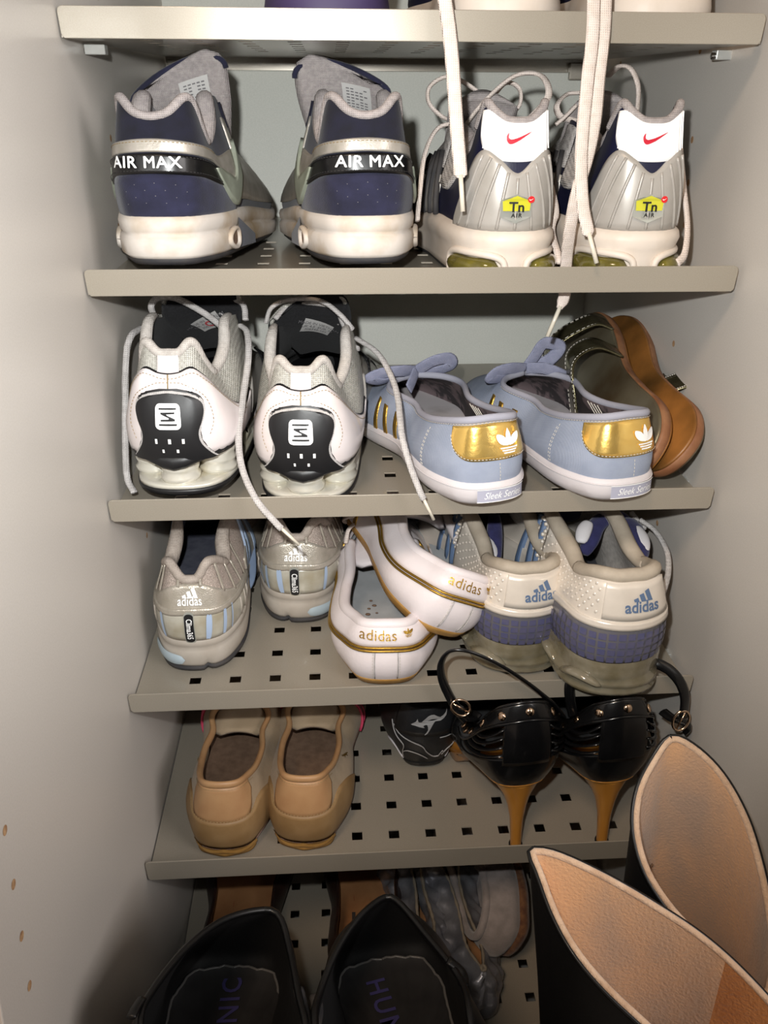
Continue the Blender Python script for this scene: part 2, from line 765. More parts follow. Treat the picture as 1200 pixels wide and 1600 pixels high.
FRONT = -0.266
ZTOP, ZBOT = 0.42, -0.915
b = MB(); b.box((-.018, FRONT, ZBOT - .02), (0, DEEP + .01, ZTOP)); wl = struct('wall_left', b, M_WALL, bev=.0008)
b = MB(); b.box((W, FRONT, ZBOT - .02), (W + .018, DEEP + .01, ZTOP)); wr = struct('wall_right', b, M_WALL, bev=.0008)
b = MB(); b.box((0, DEEP, ZBOT), (W, DEEP + .008, ZTOP)); wb = struct('wall_back', b, M_BACK)
b = MB(); b.box((-.9, -1.9, ZBOT - .02), (W + .9, DEEP + .02, ZBOT)); fl = struct('floor', b, M_WALL)
b = MB(); b.box((0, FRONT, ZTOP - .018), (W, DEEP, ZTOP)); ce = struct('ceiling', b, M_WALL)


def peg_hole(wall, x, y, z, sx):
    h = MB()
    n = 14
    r0, r1 = .0027, .0021
    A = [(x + sx * .0002, y + r0 * cos(2 * pi * i / n), z + r0 * sin(2 * pi * i / n)) for i in range(n)]
    B = [(x + sx * .0003, y + r1 * cos(2 * pi * i / n), z + r1 * sin(2 * pi * i / n)) for i in range(n)]
    h.grid([A, B], cu=True)
    h.cap(B, (x - sx * .0, y, z))
    return h.build('peg_hole', M_RAW, wall)


for i in range(-22, 12):
    z = -.40624 - .032 * i
    if z < ZTOP - .03 and z > ZBOT + .05:
        if i >= 0:
            peg_hole(wl, 0, -.234, z, 1)
    zr = -.01153 - .032 * i
    if ZBOT + .05 < zr < ZTOP - .03 and i % 5 != 0:
        peg_hole(wr, W, .108, zr, -1)
        peg_hole(wl, 0, .108, zr, 1)
        if i < 18:
            peg_hole(wr, W, .30, zr, -1)


def SM(k):
    return Matrix.Translation((0, 0, ZK[k])) @ Matrix.Rotation(T, 4, 'X')


def seat(k, x, u, yaw=0, w=0, pitch=0, roll=0, sz=1.0, sx=1.0):
    """frame of a shoe on shelf k: heel at (x, u), toe turned right by yaw degrees, toe down by pitch, leaning right by roll"""
    return SM(k) @ Matrix.Translation((x, u, w)) @ Matrix.Rotation(radians(-yaw), 4, 'Z') @ Matrix.Rotation(radians(-pitch), 4, 'X') @ Matrix.Rotation(radians(roll), 4, 'Y') @ Matrix.Diagonal((sx, 1, sz, 1))


SHELF_WORDS = ['topmost steel shoe shelf, its bright front lip crossing the top of the picture',
               'second steel shoe shelf from the top, carrying the navy and the silver grey trainers',
               'third steel shoe shelf from the top, carrying the pale blue canvas shoes and the sandals',
               'fourth steel shoe shelf from the top, carrying the white shoes with gold trim',
               'fifth steel shoe shelf from the top, carrying the beige slip-ons and black stilettos',
               'lowest steel shoe shelf, carrying dark pumps and silver flats behind the boots']
HX, PX_, HY, PY_, HS = .04667, .0329, .0347, .0343, .0092
shelves = []
for k in range(6):
    root = thing('shoe_shelf', SHELF_WORDS[k], 'shelf', SM(k), 'perforated steel shelves of the shoe cabinet')
    xs = [.0012]
    for c in range(12):
        xs += [HX + c * PX_ - HS / 2, HX + c * PX_ + HS / 2]
    xs.append(W - .0045)
    ys = [.0008]
    for r in range(6):
        ys += [HY + r * PY_ - HS / 2, HY + r * PY_ + HS / 2]
    ys.append(DEEP - .003)
    b = MB()
    b.v = [(x, y, 0) for y in ys for x in xs]
    nx = len(xs)
    for j in range(len(ys) - 1):
        for i in range(nx - 1):
            if j % 2 and i % 2:
                continue
            b.f.append((j * nx + i, j * nx + i + 1, (j + 1) * nx + i + 1, (j + 1) * nx + i))
    # rear flange turned down
    q = len(b.v)
    b.v += [(.0012, DEEP - .003, 0), (W - .0045, DEEP - .003, 0), (W - .0045, DEEP - .003, -.012), (.0012, DEEP - .003, -.012)]
    b.f.append((q, q + 1, q + 2, q + 3))
    tray = b.build('tray', M_STEEL, root, smooth=False, sol=.0012)
    # front lip, corners eased and ends slanted
    b = MB()
    l0, l1, c = .0008, W - .0042, .003
    LP = LIP + (.0035 if k == 4 else 0)
    out = [(l0 + .0006 + c * .6, -.0012), (l0 + .0006, .001), (l0, LP - c), (l0 + c * .3, LP - c * .3), (l0 + c, LP), (l1 - c, LP), (l1 - c * .3, LP - c * .3), (l1, LP - c), (l1 - .0006, .001), (l1 - .0006 - c * .6, -.0012)]
    for yy in (-.0007, .0007):
        b.ngon([(x, yy, z) for x, z in out])
    b.grid([[(x, -.0007, z) for x, z in out], [(x, .0007, z) for x, z in out]], cu=True)
    b.build('front_lip', M_STEEL, root, smooth=False, bev=.0004)
    # pins and brackets that carry the shelf
    for sx, xw in ((1, .0), (-1, W)):
        for u in (.055,):
            b = MB()
            b.tube([(xw + sx * .0005, u, -.006), (xw + sx * .0135, u, -.006)], .0022, 1, 10)
            p = b.build('support_pin', M_CHROME, root)
            b = MB()
            b.box((xw + sx * .006 - .005, u - .003, -.0085), (xw + sx * .006 + .009, u + .006, -.0022))
            b.build('pin_sleeve', M_CLEAR, root, smooth=False, bev=.0006)
    for x0 in (.004, W - .035):
        b = MB()
        b.box((x0, DEEP - .012, -.019), (x0 + .03, DEEP - .0055, -.003))
        b.build('rear_bracket', M_STEEL, root, smooth=False, bev=.001)
    shelves.append(root)


# ============================================================ shoe materials
S_NAVY = mat('navy_suede', (20, 21, 42), .9, rgb2=(33, 34, 60), vs=60, bump=.35, bs=900, sheen=.15)
S_NAVYD = mat('navy_suede_deep', (9, 10, 24), .9, rgb2=(17, 18, 38), vs=70, bump=.3, bs=900, sheen=.1)
S_NAVYL = mat('navy_leather', (20, 22, 50), .45, rgb2=(16, 18, 42), vs=80, bump=.2, bs=700)
S_PATENT = mat('black_patent', (9, 9, 11), .32, coat=.15, bump=.08, bs=120)
S_SILV = mat('silver_leather', (186, 180, 172), .36, metal=.55, rgb2=(168, 163, 152), vs=120, bump=.18, bs=600)
S_SWOOSH = mat('pale_green_silver', (176, 184, 168), .35, metal=.35, rgb2=(156, 163, 148), vs=60)
S_GREYT = mat('grey_padding_fabric', (168, 160, 158), .9, rgb2=(150, 143, 142), vs=300, bump=.7, bs=1600, kind='weave', dist=.0005)
S_GREYL = mat('grey_lining', (150, 147, 148), .9, rgb2=(135, 132, 134), vs=200, bump=.5, bs=1500, kind='weave')
S_MIDD = mat('worn_white_midsole', (206, 198, 190), .6, rgb2=(170, 148, 118), vs=26, vlo=.44, vhi=.70, bump=.12, bs=250)
S_MID = mat('white_midsole', (214, 202, 190), .5, rgb2=(196, 182, 166), vs=40, vlo=.45, vhi=.8, bump=.06, bs=250)
S_OUT = mat('dark_rubber', (42, 42, 46), .7, rgb2=(62, 58, 56), vs=60, bump=.2, bs=200)
S_WHITE = mat('white_print', (238, 238, 236), .5)
S_REFL = mat('reflective_white', (255, 255, 255), .35, bump=.25, bs=180)
S_RED = mat('red_print', (190, 24, 48), .45)
S_RUBG = mat('grey_moulded_rubber', (172, 167, 161), .36, metal=.12, rgb2=(162, 157, 150), vs=60)
S_MESHG = mat('grey_mesh', (182, 176, 172), .85, rgb2=(160, 154, 150), vs=300, bump=.8, bs=1400, kind='weave', dist=.0006)
S_OLIVE = mat('olive_air_capsule', (128, 118, 48), .14, rgb2=(92, 84, 40), vs=70, coat=.6, trans=.25)
S_BROWNC = mat('brown_air_capsule', (98, 58, 34), .2, coat=.5)
S_YEL = mat('yellow_badge', (196, 192, 48), .3, coat=.5)
S_BLK = mat('black_print', (18, 18, 20), .5)
S_LACEW = mat('white_lace', (226, 212, 204), .85, rgb2=(214, 200, 190), vs=200, bump=.6, bs=1500, kind='weave')
S_LACEG = mat('grey_lace', (190, 186, 184), .8, rgb2=(172, 168, 166), vs=200, bump=.6, bs=1400, kind='weave')
S_TIP = mat('lace_tip_plastic', (214, 206, 190), .3, coat=.3)
S_WPAT = mat('white_patent', (226, 218, 218), .22, rgb2=(216, 206, 204), vs=30, coat=.35)
S_BLKR = mat('black_rubber', (24, 24, 26), .42, bump=.06, bs=300)
S_BLKF = mat('black_fabric', (17, 17, 19), .95, rgb2=(27, 27, 30), vs=500, bump=.5, bs=1500, sheen=.05)
S_COL = mat('pearl_column', (206, 202, 190), .28, metal=.25, rgb2=(196, 184, 152), vs=35, vlo=.5, vhi=.8, coat=.3)
S_SMESH = mat('silver_mesh', (196, 194, 186), .45, metal=.2, rgb2=(166, 164, 156), vs=500, bump=.7, bs=1500, kind='weave', dist=.0008)
S_LABEL = mat('woven_label', (190, 188, 186), .8, bump=.3, bs=900)
S_LBLG = mat('label_print', (110, 108, 110), .8)
S_LBLR = mat('label_red', (196, 70, 76), .8)
S_BLUE = mat('pale_blue_canvas', (152, 160, 178), .85, rgb2=(142, 151, 170), vs=60, bump=.4, bs=2400, kind='weave', dist=.0004)
S_BIND = mat('grey_binding', (156, 156, 168), .8, bump=.4, bs=1500)
S_BLACE = mat('lavender_lace', (148, 150, 172), .85, rgb2=(134, 137, 160), vs=150, bump=.5, bs=1500, kind='weave')
S_GOLD = mat('gold_foil', (250, 214, 128), .22, metal=.8, rgb2=(240, 196, 104), vs=40, bump=.5, bs=60, dist=.0012)
S_GOLDL = mat('gold_piping', (176, 140, 62), .35, metal=.85, bump=.6, bs=700)
S_CAMO = mat('camouflage_lining', (50, 44, 46), .9, rgb2=(104, 90, 92), vs=45, vlo=.5, vhi=.56)
S_WRUB = mat('white_rubber_foxing', (206, 200, 202), .6, rgb2=(170, 162, 160), vs=30, vlo=.5, vhi=.8, bump=.1, bs=200)
S_BLBL = mat('grey_blue_label', (166, 166, 182), .6)
S_THR = mat('pale_thread', (206, 200, 190), .8)
S_THRD = mat('dark_thread', (60, 58, 58), .8)
S_THRY = mat('brown_thread', (150, 128, 90), .8)
S_RSILV = mat('warm_silver_synthetic', (190, 182, 170), .32, metal=.4, rgb2=(174, 166, 152), vs=100, bump=.4, bs=1000, kind='vor', dist=.0004)
S_RMESH = mat('beige_grey_mesh', (198, 182, 172), .8, rgb2=(160, 146, 136), vs=900, bump=1, bs=1300, kind='vor', dist=.0008)
S_TPU = mat('translucent_frame', (184, 180, 168), .22, rgb2=(160, 152, 132), vs=50, coat=.5)
S_LBLUE = mat('light_blue_insert', (164, 182, 208), .4)
S_RMID = mat('grey_eva_midsole', (178, 170, 160), .55, rgb2=(160, 150, 138), vs=30, bump=.1, bs=400)
S_BPAD = mat('ice_blue_crash_pad', (166, 180, 188), .5, bump=.2, bs=120)
S_WLEA = mat('white_leather', (224, 216, 218), .38, rgb2=(212, 202, 202), vs=20, bump=.25, bs=350)
S_WLIN = mat('pale_grey_textile_lining', (170, 172, 174), .85, rgb2=(158, 160, 162), vs=60, bump=.3, bs=1500)
S_GUM = mat('gum_rubber', (172, 132, 72), .5, rgb2=(146, 106, 54), vs=60, bump=.1, bs=200)
S_GEL = mat('smoky_clear_rubber', (150, 142, 122), .12, rgb2=(120, 110, 84), vs=34, vlo=.4, vhi=.6, coat=.9, trans=.35)
S_CAGE = mat('smoky_cage', (92, 92, 108), .3, rgb2=(108, 104, 100), vs=30, coat=.25)
S_CELL = mat('blue_cage_cell', (80, 82, 116), .35, rgb2=(90, 88, 112), vs=120, coat=.3)
S_NFAB = mat('navy_lining_fabric', (46, 46, 92), .95, rgb2=(36, 36, 76), vs=150, bump=.4, bs=900, sheen=.2)
S_PEARL = mat('pearl_white_synthetic', (222, 212, 200), .28, metal=.15, rgb2=(210, 200, 188), vs=40, coat=.2)
S_BLOGO = mat('blue_grey_print', (88, 108, 138), .5)
S_BEIGE = mat('beige_suede', (168, 148, 122), .85, rgb2=(150, 130, 104), vs=40, bump=.4, bs=700, sheen=.1)
S_TAN = mat('tan_leather', (176, 138, 98), .45, rgb2=(164, 124, 86), vs=40, bump=.15, bs=500)
S_CAPB = mat('brown_heel_cap', (150, 120, 82), .5, rgb2=(136, 106, 68), vs=50, bump=.15, bs=500)
S_INBR = mat('brown_insole', (118, 94, 76), .9, rgb2=(100, 78, 62), vs=120, bump=.4, bs=800)
S_PINK = mat('pink_piping', (214, 74, 106), .6)
S_BLEA = mat('black_smooth_leather', (12, 12, 13), .25, coat=.25, rgb2=(17, 17, 18), vs=60, bump=.12, bs=400)
S_STUD = mat('polished_stud', (214, 186, 160), .16, metal=1)
S_HEEL = mat('honey_lacquered_wood', (186, 128, 54), .28, rgb2=(162, 106, 42), vs=60, coat=.4, vstretch=(1, 1, .2))
S_INTAN = mat('tan_leather_insole', (164, 118, 78), .6, rgb2=(144, 98, 62), vs=30, bump=.1, bs=400)
S_DBR = mat('dark_brown_leather', (40, 28, 24), .4, rgb2=(54, 36, 30), vs=60, bump=.15, bs=400)
S_CRSIL = mat('crinkled_silver', (168, 168, 174), .34, metal=.6, rgb2=(128, 128, 134), vs=30, bump=.6, bs=60, dist=.003)
S_FELT = mat('grey_felt', (146, 136, 132), .95, rgb2=(126, 117, 113), vs=80, bump=.7, bs=500, sheen=.3)
S_BFUR = mat('brown_fuzzy_sole', (84, 52, 34), .95, rgb2=(112, 76, 48), vs=200, bump=.8, bs=700, sheen=.2)
S_BOOT = mat('black_matt_leather', (9, 9, 10), .6, bump=.2, bs=300, spec=.3)
S_BTPAT = mat('black_soft_patent', (8, 8, 9), .42, coat=.08, bump=.35, bs=25, dist=.002)
S_FLEE = mat('tan_fleece', (212, 166, 124), .95, rgb2=(170, 146, 128), vs=11, vlo=.42, vhi=.60, bump=.7, bs=520, sheen=.4, dist=.0012, vstretch=(1, 1.6, .5))
S_FLEEL = mat('pale_fleece_edge', (214, 186, 160), .95, rgb2=(196, 164, 136), vs=80, bump=.9, bs=400, sheen=.4, dist=.0015)
S_FLEED = mat('amber_fleece', (198, 140, 82), .95, rgb2=(172, 112, 60), vs=20, bump=.7, bs=520, sheen=.3, dist=.0015)
S_VIO = mat('violet_print', (66, 62, 112), .6)
S_INBLK = mat('black_insole', (34, 33, 34), .45, rgb2=(46, 45, 45), vs=30, bump=.3, bs=60)
S_GSAND = mat('pewter_metallic_leather', (128, 122, 96), .25, metal=.85, rgb2=(96, 90, 66), vs=60, bump=.8, bs=120, dist=.001)
S_CORK = mat('worn_leather_sole', (150, 98, 46), .4, rgb2=(70, 48, 20), vs=16, vlo=.38, vhi=.66, bump=.15, bs=300)
S_SEDGE = mat('tan_sole_edge', (150, 106, 74), .6, rgb2=(122, 78, 50), vs=50, bump=.2, bs=300)
S_PURP = mat('dark_violet_rubber', (60, 48, 84), .6)


# ============================================================ second shelf: navy trainers
def navy_trainer(name, label, M, mx, lean, tx):
    root = thing(name, label, 'trainer', M, 'navy suede trainers on the second shelf')
    base = lambda y: .034 - .006 * sst(.08, .2, y) + .010 * sst(.22, .3, y)
    S = Shoe(root, .292, .071, .106, mx=mx, base=base, bulge=.0045, bc=.30, sq=.38, flare=.8,
             rear=[(0, .004, .107), (.012, .0035, .110), (.028, .0035, .120), (.038, .004, .118), (.052, .006, .100), (.068, .008, .090), (.085, .010, .104), (.100, .013, .124)],
             front=[(.125, .027, .108, .122), (.155, .021, .140, .104), (.190, .014, .170, .090), (.222, .001, .196, .079), (.26, 0, .225, .066), (.30, 0, .262, .054), (.345, 0, .286, .044)])
    S.upper(S_NAVYD, ns=170, nv=18)
    S.lining(S_GREYL)
    S.insole(S_GREYL, z=.008)
    z3 = lambda z: (lambda y: z * lerp(1, .72, sst(.09, .22, y)) + .010 * sst(.22, .3, y))
    S.sole('outsole', S_OUT, [(-.008, z3(.0)), (-.002, z3(.0005)), (.0, z3(.003)), (0, z3(.007))])
    S.sole('midsole', S_MIDD, [(-.003, z3(.004)), (.0005, z3(.0055)), (.0032, z3(.008)), (.0038, z3(.018)), (.0030, z3(.0215)), (.0010, z3(.0235)), (.0030, z3(.0255)), (.0036, z3(.032)), (.0025, z3(.0365)), (-.002, z3(.0385))])
    # heel windows in the midsole
    for sg in (-1, 1):
        fr = MB()
        ring = []
        for i in range(24):
            t = 2 * pi * i / 24
            a = sg * .074 + .0115 * cos(t) * (1 if abs(cos(t)) < .9 else .95)
            p, n = S.out(a, .0042)
            ring.append(Vector((p.x, p.y, .0155 + .0075 * sin(t) * (1 + .25 * cos(t) * sg))))
        fr.tube(ring + [ring[0]], .0024, .8, 8, caps=False)
        w = fr.build('sole_window', S_MIDD, root, mx)
        dk = MB()
        dk.cap(ring)
        dk.build('window_hollow', S_INBR, w, mx)
    # dark wedge between heel and forefoot foam
    for sg in (-1, 1):
        b = MB()
        rows = []
        for i in range(13):
            a = sg * lerp(.088, .14, i / 12)
            p, n = S.out(a, .0042)
            t = i / 12
            rows.append([Vector((p.x, p.y, lerp(.006, .004, t))), Vector((p.x, p.y, lerp(.031, .012, t)))])
        b.grid(rows)
        b.build('midsole_wedge', S_NAVY, root, mx)
    S.strip('heel_counter', S_NAVY, lambda a: base(S.out(a)[0].y) + .0005, [(-.1, .049), (-.06, .060), (0, .0675), (.06, .060), (.1, .049)], -.095, .095, off=.0012)
    S.strip('patent_band', S_PATENT, [(-.070, .056), (-.055, .0585), (-.03, .065), (0, .0675), (.03, .065), (.055, .0585), (.070, .056)], [(-.070, .060), (-.060, .068), (-.045, .075), (0, .0815), (.045, .075), (.060, .068), (.070, .060)], -.070, .070, off=.0024)
    S.strip('silver_band', S_SILV, [(-.1, .060), (-.07, .068), (-.045, .077), (0, .0825), (.045, .077), (.07, .068), (.1, .060)], [(-.1, .084), (-.07, .079), (-.05, .084), (0, .0915), (.05, .084), (.07, .079), (.1, .084)], -.1, .1, off=.002)
    for sg in (-1, 1):
        def lo(a, sg=sg):
            t = (abs(a) - .068) / .06
            return .054 - .010 * t
        f_lo = [(.050, .070), (.060, .058), (.075, .046), (.095, .042), (.112, .062)]
        f_hi = [(.050, .0705), (.060, .0700), (.075, .066), (.095, .064), (.112, .092)]
        if sg < 0:
            f_lo = [(-a, z) for a, z in f_lo][::-1]
            f_hi = [(-a, z) for a, z in f_hi][::-1]
        e = sorted((sg * .050, sg * .112))
        S.strip('tick_stripe', S_SWOOSH, f_lo, f_hi, e[0], e[1], off=.0036, n=30)
        # silver quarter, eyestay and toe overlay
        e = sorted((sg * .108, sg * .225))
        S.strip('side_overlay', S_SILV, lambda a: .10, lambda a: lerp(.80, .70, 0), e[0], e[1], off=.0012, usez=False, n=40, nv=8)
        e = sorted((sg * .122, sg * .215))
        S.strip('eyestay', S_NAVYD, lambda a: .74, lambda a: .98, e[0], e[1], off=.0022, usez=False, n=30)
    e = S.S
    S.strip('toe_cap', S_SILV, lambda a: .02, lambda a: .45, -e, -.24, off=.0012, usez=False, n=30)
    S.strip('toe_cap', S_SILV, lambda a: .02, lambda a: .45, .24, e, off=.0012, usez=False, n=30)
    S.collar(S_GREYT, r=.0032, a0=-.066, a1=.066, name='collar_binding', off=.0012)
    for e in ((-.112, -.060), (.060, .112)):
        S.collar(S_GREYT, r=.0075, a0=e[0], a1=e[1], n=24, name='collar_padding', off=.005, rf=lambda t: .45 + .55 * sin(pi * min(1, max(0, t))))
    S.tongue(S_GREYT, [(0, 0, .185, .074, .022), (.35, 0, .150, .100, .030), (.7, lean * .4, .128, .128, .036), (1, lean, .118, .151, .035)], th=.010, cross=.35, tw=.2, sl=.35)
    # navy rim of the tongue
    b = MB()
    b.tube([S.tpoint(sin(q) * .0355, 1 - .16 * (1 - abs(cos(q))) ** 1.2, off=-.004) for q in [lerp(-pi / 2, pi / 2, i / 20) for i in range(21)]], .0022, 1, 8)
    b.build('tongue_edge', S_NAVY, root, mx)
    b = MB()
    sx = .010 * mx
    b.grid([[S.tpoint(sx + u * .011, t, off=.0008) for u in (-1, -.5, 0, .5, 1)] for t in (.60, .68, .76, .84)])
    tl = b.build('tongue_label', S_LABEL, root, mx, label='pale size label printed on grey tongue')
    b = MB()
    for r in range(7):
        for c in range(5):
            if random.random() < .8:
                t0 = .63 + r * .027
                u0 = sx - .008 + c * .0034
                b.grid([[S.tpoint(u0, t0, off=.0012), S.tpoint(u0 + .0024, t0, off=.0012)], [S.tpoint(u0, t0 + .011, off=.0012), S.tpoint(u0 + .0024, t0 + .011, off=.0012)]])
    b.build('label_print', S_LBLG, tl, mx, smooth=False)
    # lettering on the patent band
    b = MB()
    add_bold(b, 'AIR MAX', .0112, S.fmap(tx, .0748, .0038), w=.00022, spacing=1.1, sx=.86)
    b.build('lettering', S_WHITE, root, mx, smooth=False)
    hol = []
    for r in range(4):
        for c in range(-5, 6):
            if (r + c) % 2 == 0 and abs(c) < 4:
                hol.append((c * .0062, .061 - r * .0045 - abs(c) * .0006))
    S.dots('perforation', S_LBLG, [h for h in hol if abs(h[0]) < .04], .00035, off=.0014, n=6)
    b = MB()
    for zz, k in ((.0695, .0022), (.0795, .0022)):
        S.stitches(S_THRD, [(-.06, zz - .010), (-.03, zz - .0022), (0, zz), (.03, zz - .0022), (.06, zz - .010)], off=.0030, mb=b)
    b.build('stitching', S_THRD, root, mx, smooth=False, weld=False)
    S.stitches(S_THRY, [(-.06, .0800), (-.03, .0868), (0, .0895), (.03, .0868), (.06, .0800)], off=.0022, name='band_stitching')
    # laces across the throat
    for i in range(5):
        t = i / 4
        y = lerp(.135, .192, t)
        z = lerp(.112, .084, t)
        wd_ = lerp(.022, .013, t)
        lace(root, [(-wd_, y, z - .004), (-wd_ * .5, y, z + .005), (0, y + .001, z + .007), (wd_ * .5, y, z + .005), (wd_, y, z - .004)], S_LACEG, r=.003, flat=.4, world=False, n=4)
    return S


navy_trainer('trainer', 'navy trainer with silver band standing against the left cabinet wall, its grey tongue leaning left', seat(1, .0535, .004, 2, LIP + .0012, 3.3, sz=.86), 1, -.004, -.004)
navy_trainer('trainer', 'navy trainer with tall grey tongue, second shoe from the left on the second shelf', seat(1, .192, .004, -4, LIP + .0012, 3.3, sz=.87), -1, .006, -.002)


# ============================================================ second shelf: silver grey trainers
def ribbed_trainer(name, label, M, mx, lacepts, mxs):
    root = thing(name, label, 'trainer', M, 'silver ribbed trainers on the second shelf')
    base = lambda y: .037 - .010 * sst(.06, .2, y) + .010 * sst(.22, .3, y)
    S = Shoe(root, .285, .068, .098, mx=mx, base=base, bulge=.002, bc=.30, flare=.5,
             rear=[(0, .005, .106), (.010, .005, .107), (.022, .005, .113), (.031, .006, .117), (.043, .009, .108), (.060, .011, .092), (.075, .012, .086), (.092, .014, .094)],
             front=[(.120, .026, .105, .104), (.150, .020, .135, .098), (.185, .013, .166, .086), (.215, .001, .19, .076), (.25, 0, .22, .064), (.29, 0, .255, .052), (.335, 0, .279, .042)])
    S.upper(S_NAVYL, ns=160, nv=18)
    S.lining(S_GREYL)
    S.insole(S_GREYL, z=.008)
    z3 = lambda z: (lambda y: z * lerp(1, .72, sst(.07, .2, y)) + .010 * sst(.22, .3, y))
    S.sole('outsole', S_OUT, [(-.006, z3(0)), (-.001, z3(.0008)), (0, z3(.005))])
    S.sole('midsole', S_MID, [(-.003, z3(.003)), (.002, z3(.005)), (.0035, z3(.010)), (.003, z3(.020)), (.0045, z3(.025)), (.0065, z3(.031)), (.0055, z3(.035)), (.001, z3(.039)), (-.004, z3(.039))])
    for a0, a1, m in ((-.052, -.008, S_OLIVE), (.012, .050, S_OLIVE if mxs else S_OLIVE)):
        b = MB()
        path = []
        for i in range(15):
            p, n = S.out(lerp(a0, a1, i / 14), .0035)
            path.append(Vector((p.x, p.y, .0125)))
        b.tube(path, .0068, 1.0, 14, rf=lambda t: (1 - abs(2 * t - 1) ** 6) ** .5 * .9 + .1)
        b.build('air_capsule', m, root, mx)
        b = MB()
        ring = []
        for i in range(40):
            t = 2 * pi * i / 40
            aa = (a0 + a1) / 2 + ((a1 - a0) / 2 + .003) * (abs(cos(t)) ** .6) * (1 if cos(t) > 0 else -1)
            p, n = S.out(aa, .0042)
            ring.append(Vector((p.x, p.y, .0125 + .0098 * (abs(sin(t)) ** .7) * (1 if sin(t) > 0 else -1))))
        b.tube(ring + [ring[0]], .0026, 1, 8, caps=False)
        b.build('capsule_rim', S_MID, root, mx)
    rib_top = KF([(-.056, .040), (-.045, .060), (-.034, .080), (-.024, .0885), (-.012, .083), (0, .0745), (.012, .083), (.024, .0885), (.034, .080), (.045, .060), (.056, .040)])
    S.strip('ribbed_counter', S_RUBG, lambda a: .0375, rib_top, -.056, .056, off=.0024, nv=10, n=60)
    for k in range(-4, 5):
        b = MB()
        pts = []
        for i in range(13):
            t = i / 12
            a = k * .0098 * lerp(1.18, .62, t) + .0
            top = rib_top(a)[0]
            z = lerp(.039, top - .003, t)
            pts.append(S.az(a, z, .0026))
        b.tube(pts, .0011, 1, 6)
        b.build('raised_rib', S_RUBG, root, mx)
    tl = lambda a: S.raw(a, 1).z - .0015
    S.strip('reflective_patch', S_REFL, [(-.0305, .106), (-.029, .096), (-.0235, .0875), (-.014, .0828), (0, .0815), (.014, .0828), (.0235, .0875), (.029, .096), (.0305, .106)], lambda a: S.raw(a, 1).z - .001 - 0.004 * sst(.022, .0305, abs(a)), -.0305, .0305, off=.0018, n=40)
    b = MB()
    for k in range(-8, 9):
        a = k * .0032
        b.tube([S.az(a, z, .0020) for z in [lerp(.0835 + a * a * 9, S.raw(a, 1).z - .003, i / 6) for i in range(7)]], .0003, 1, 4, caps=False)
    b.build('patch_ribs', S_REFL, root, mx)
    b = MB()
    add_poly(b, tf(TICK, .0088, rot=.06), S.fmap(0, .0955, .0030), .002)
    b.build('tick_mark', S_RED, root, mx, smooth=False)
    # heel badge
    hexa = [(-.0088, .0048), (0, .0082), (.0088, .0048), (.0088, -.0046), (0, -.0082), (-.0088, -.0046)]
    f = S.fmap(0, .0525, .0046)
    b = MB(); add_poly(b, tf(hexa, 1.12), S.fmap(0, .0525, .0040)); bd = b.build('heel_badge', S_CHROM2, root, mx, smooth=False)
    b = MB(); add_poly(b, [(-.0083, -.0012)] + [p for p in hexa[:3]] + [(.0083, -.0012)], f); b.build('badge_field', S_YEL, bd, mx, smooth=False)
    b = MB(); add_text(b, 'Tn', .0088, S.fmap(0, .0535, .0050), bold=.0002); add_text(b, 'AIR', .0036, S.fmap(0, .0485, .0050), bold=.0001, spacing=1.3); b.build('badge_lettering', S_BLK, bd, mx, smooth=False)
    b = MB(); add_poly(b, [(.0022 * cos(t * pi / 6), .0022 * sin(t * pi / 6)) for t in range(12)], S.fmap(.0088 * mx, .0583, .0050)); b.build('badge_dot', S_RED2, bd, mx, smooth=False)
    b = MB(); add_poly(b, tf(TICK, .0014, rot=.1), S.fmap(.0088 * mx, .0583, .0054), .001); b.build('dot_tick', S_WHITE, bd, mx, smooth=False)
    for sg in (-1, 1):
        e = sorted((sg * .072, sg * .105))
        S.strip('side_mesh', S_MESHG, [(e[0], .060 if sg < 0 else .074), ((e[0] + e[1]) / 2, .058), (e[1], .074 if sg < 0 else .060)], lambda a: S.raw(a, 1).z - .002, e[0], e[1], off=.003, n=20)
        e = sorted((sg * .11, sg * .20))
        S.strip('side_overlay', S_RUBG, lambda a: .04, lambda a: .42, e[0], e[1], off=.002, usez=False, n=30)
        S.strip('vamp_mesh', S_MESHG, lambda a: .5, lambda a: .95, e[0], e[1], off=.0016, usez=False, n=30)
        for q in range(4):
            b = MB()
            a = sg * (.105 + .022 * q)
            b.tube([S.at(a + sg * .010 * v, v * .55, .0028) for v in (0.05, .3, .6, .9, 1.2)], .0024, .6, 8)
            b.build('side_fin', S_OUT, root, mx)
    S.collar(S_GREYT, r=.0030, a0=-.05, a1=.05, name='collar_binding', off=.001)
    for e in ((-.105, -.045), (.045, .105)):
        S.collar(S_GREYT, r=.0062, a0=e[0], a1=e[1], n=24, name='collar_padding', off=.004, rf=lambda t: .5 + .5 * sin(pi * t))
    S.tongue(S_GREYT, [(0, 0, .18, .072, .020), (.5, 0, .14, .096, .026), (1, 0, .118, .122, .028)], th=.008, cross=.35)
    e = S.S
    for a0, a1 in ((-e, -.22), (.22, e)):
        S.strip('toe_mesh', S_MESHG, lambda a: .02, lambda a: .6, a0, a1, off=.0012, usez=False, n=30)
    for i in range(5):
        t = i / 4
        y, z, wd_ = lerp(.125, .185, t), lerp(.105, .082, t), lerp(.020, .012, t)
        lace(root, [(-wd_, y, z - .003), (0, y, z + .007), (wd_, y, z - .003)], S_LACEG, r=.0026, flat=.5, world=False, n=6)
    for pts, ag in lacepts:
        lace(root, pts, S_LACEW, r=.0032, flat=.5, name='loose_lace', aglet=S_TIP if ag else None)
    return S


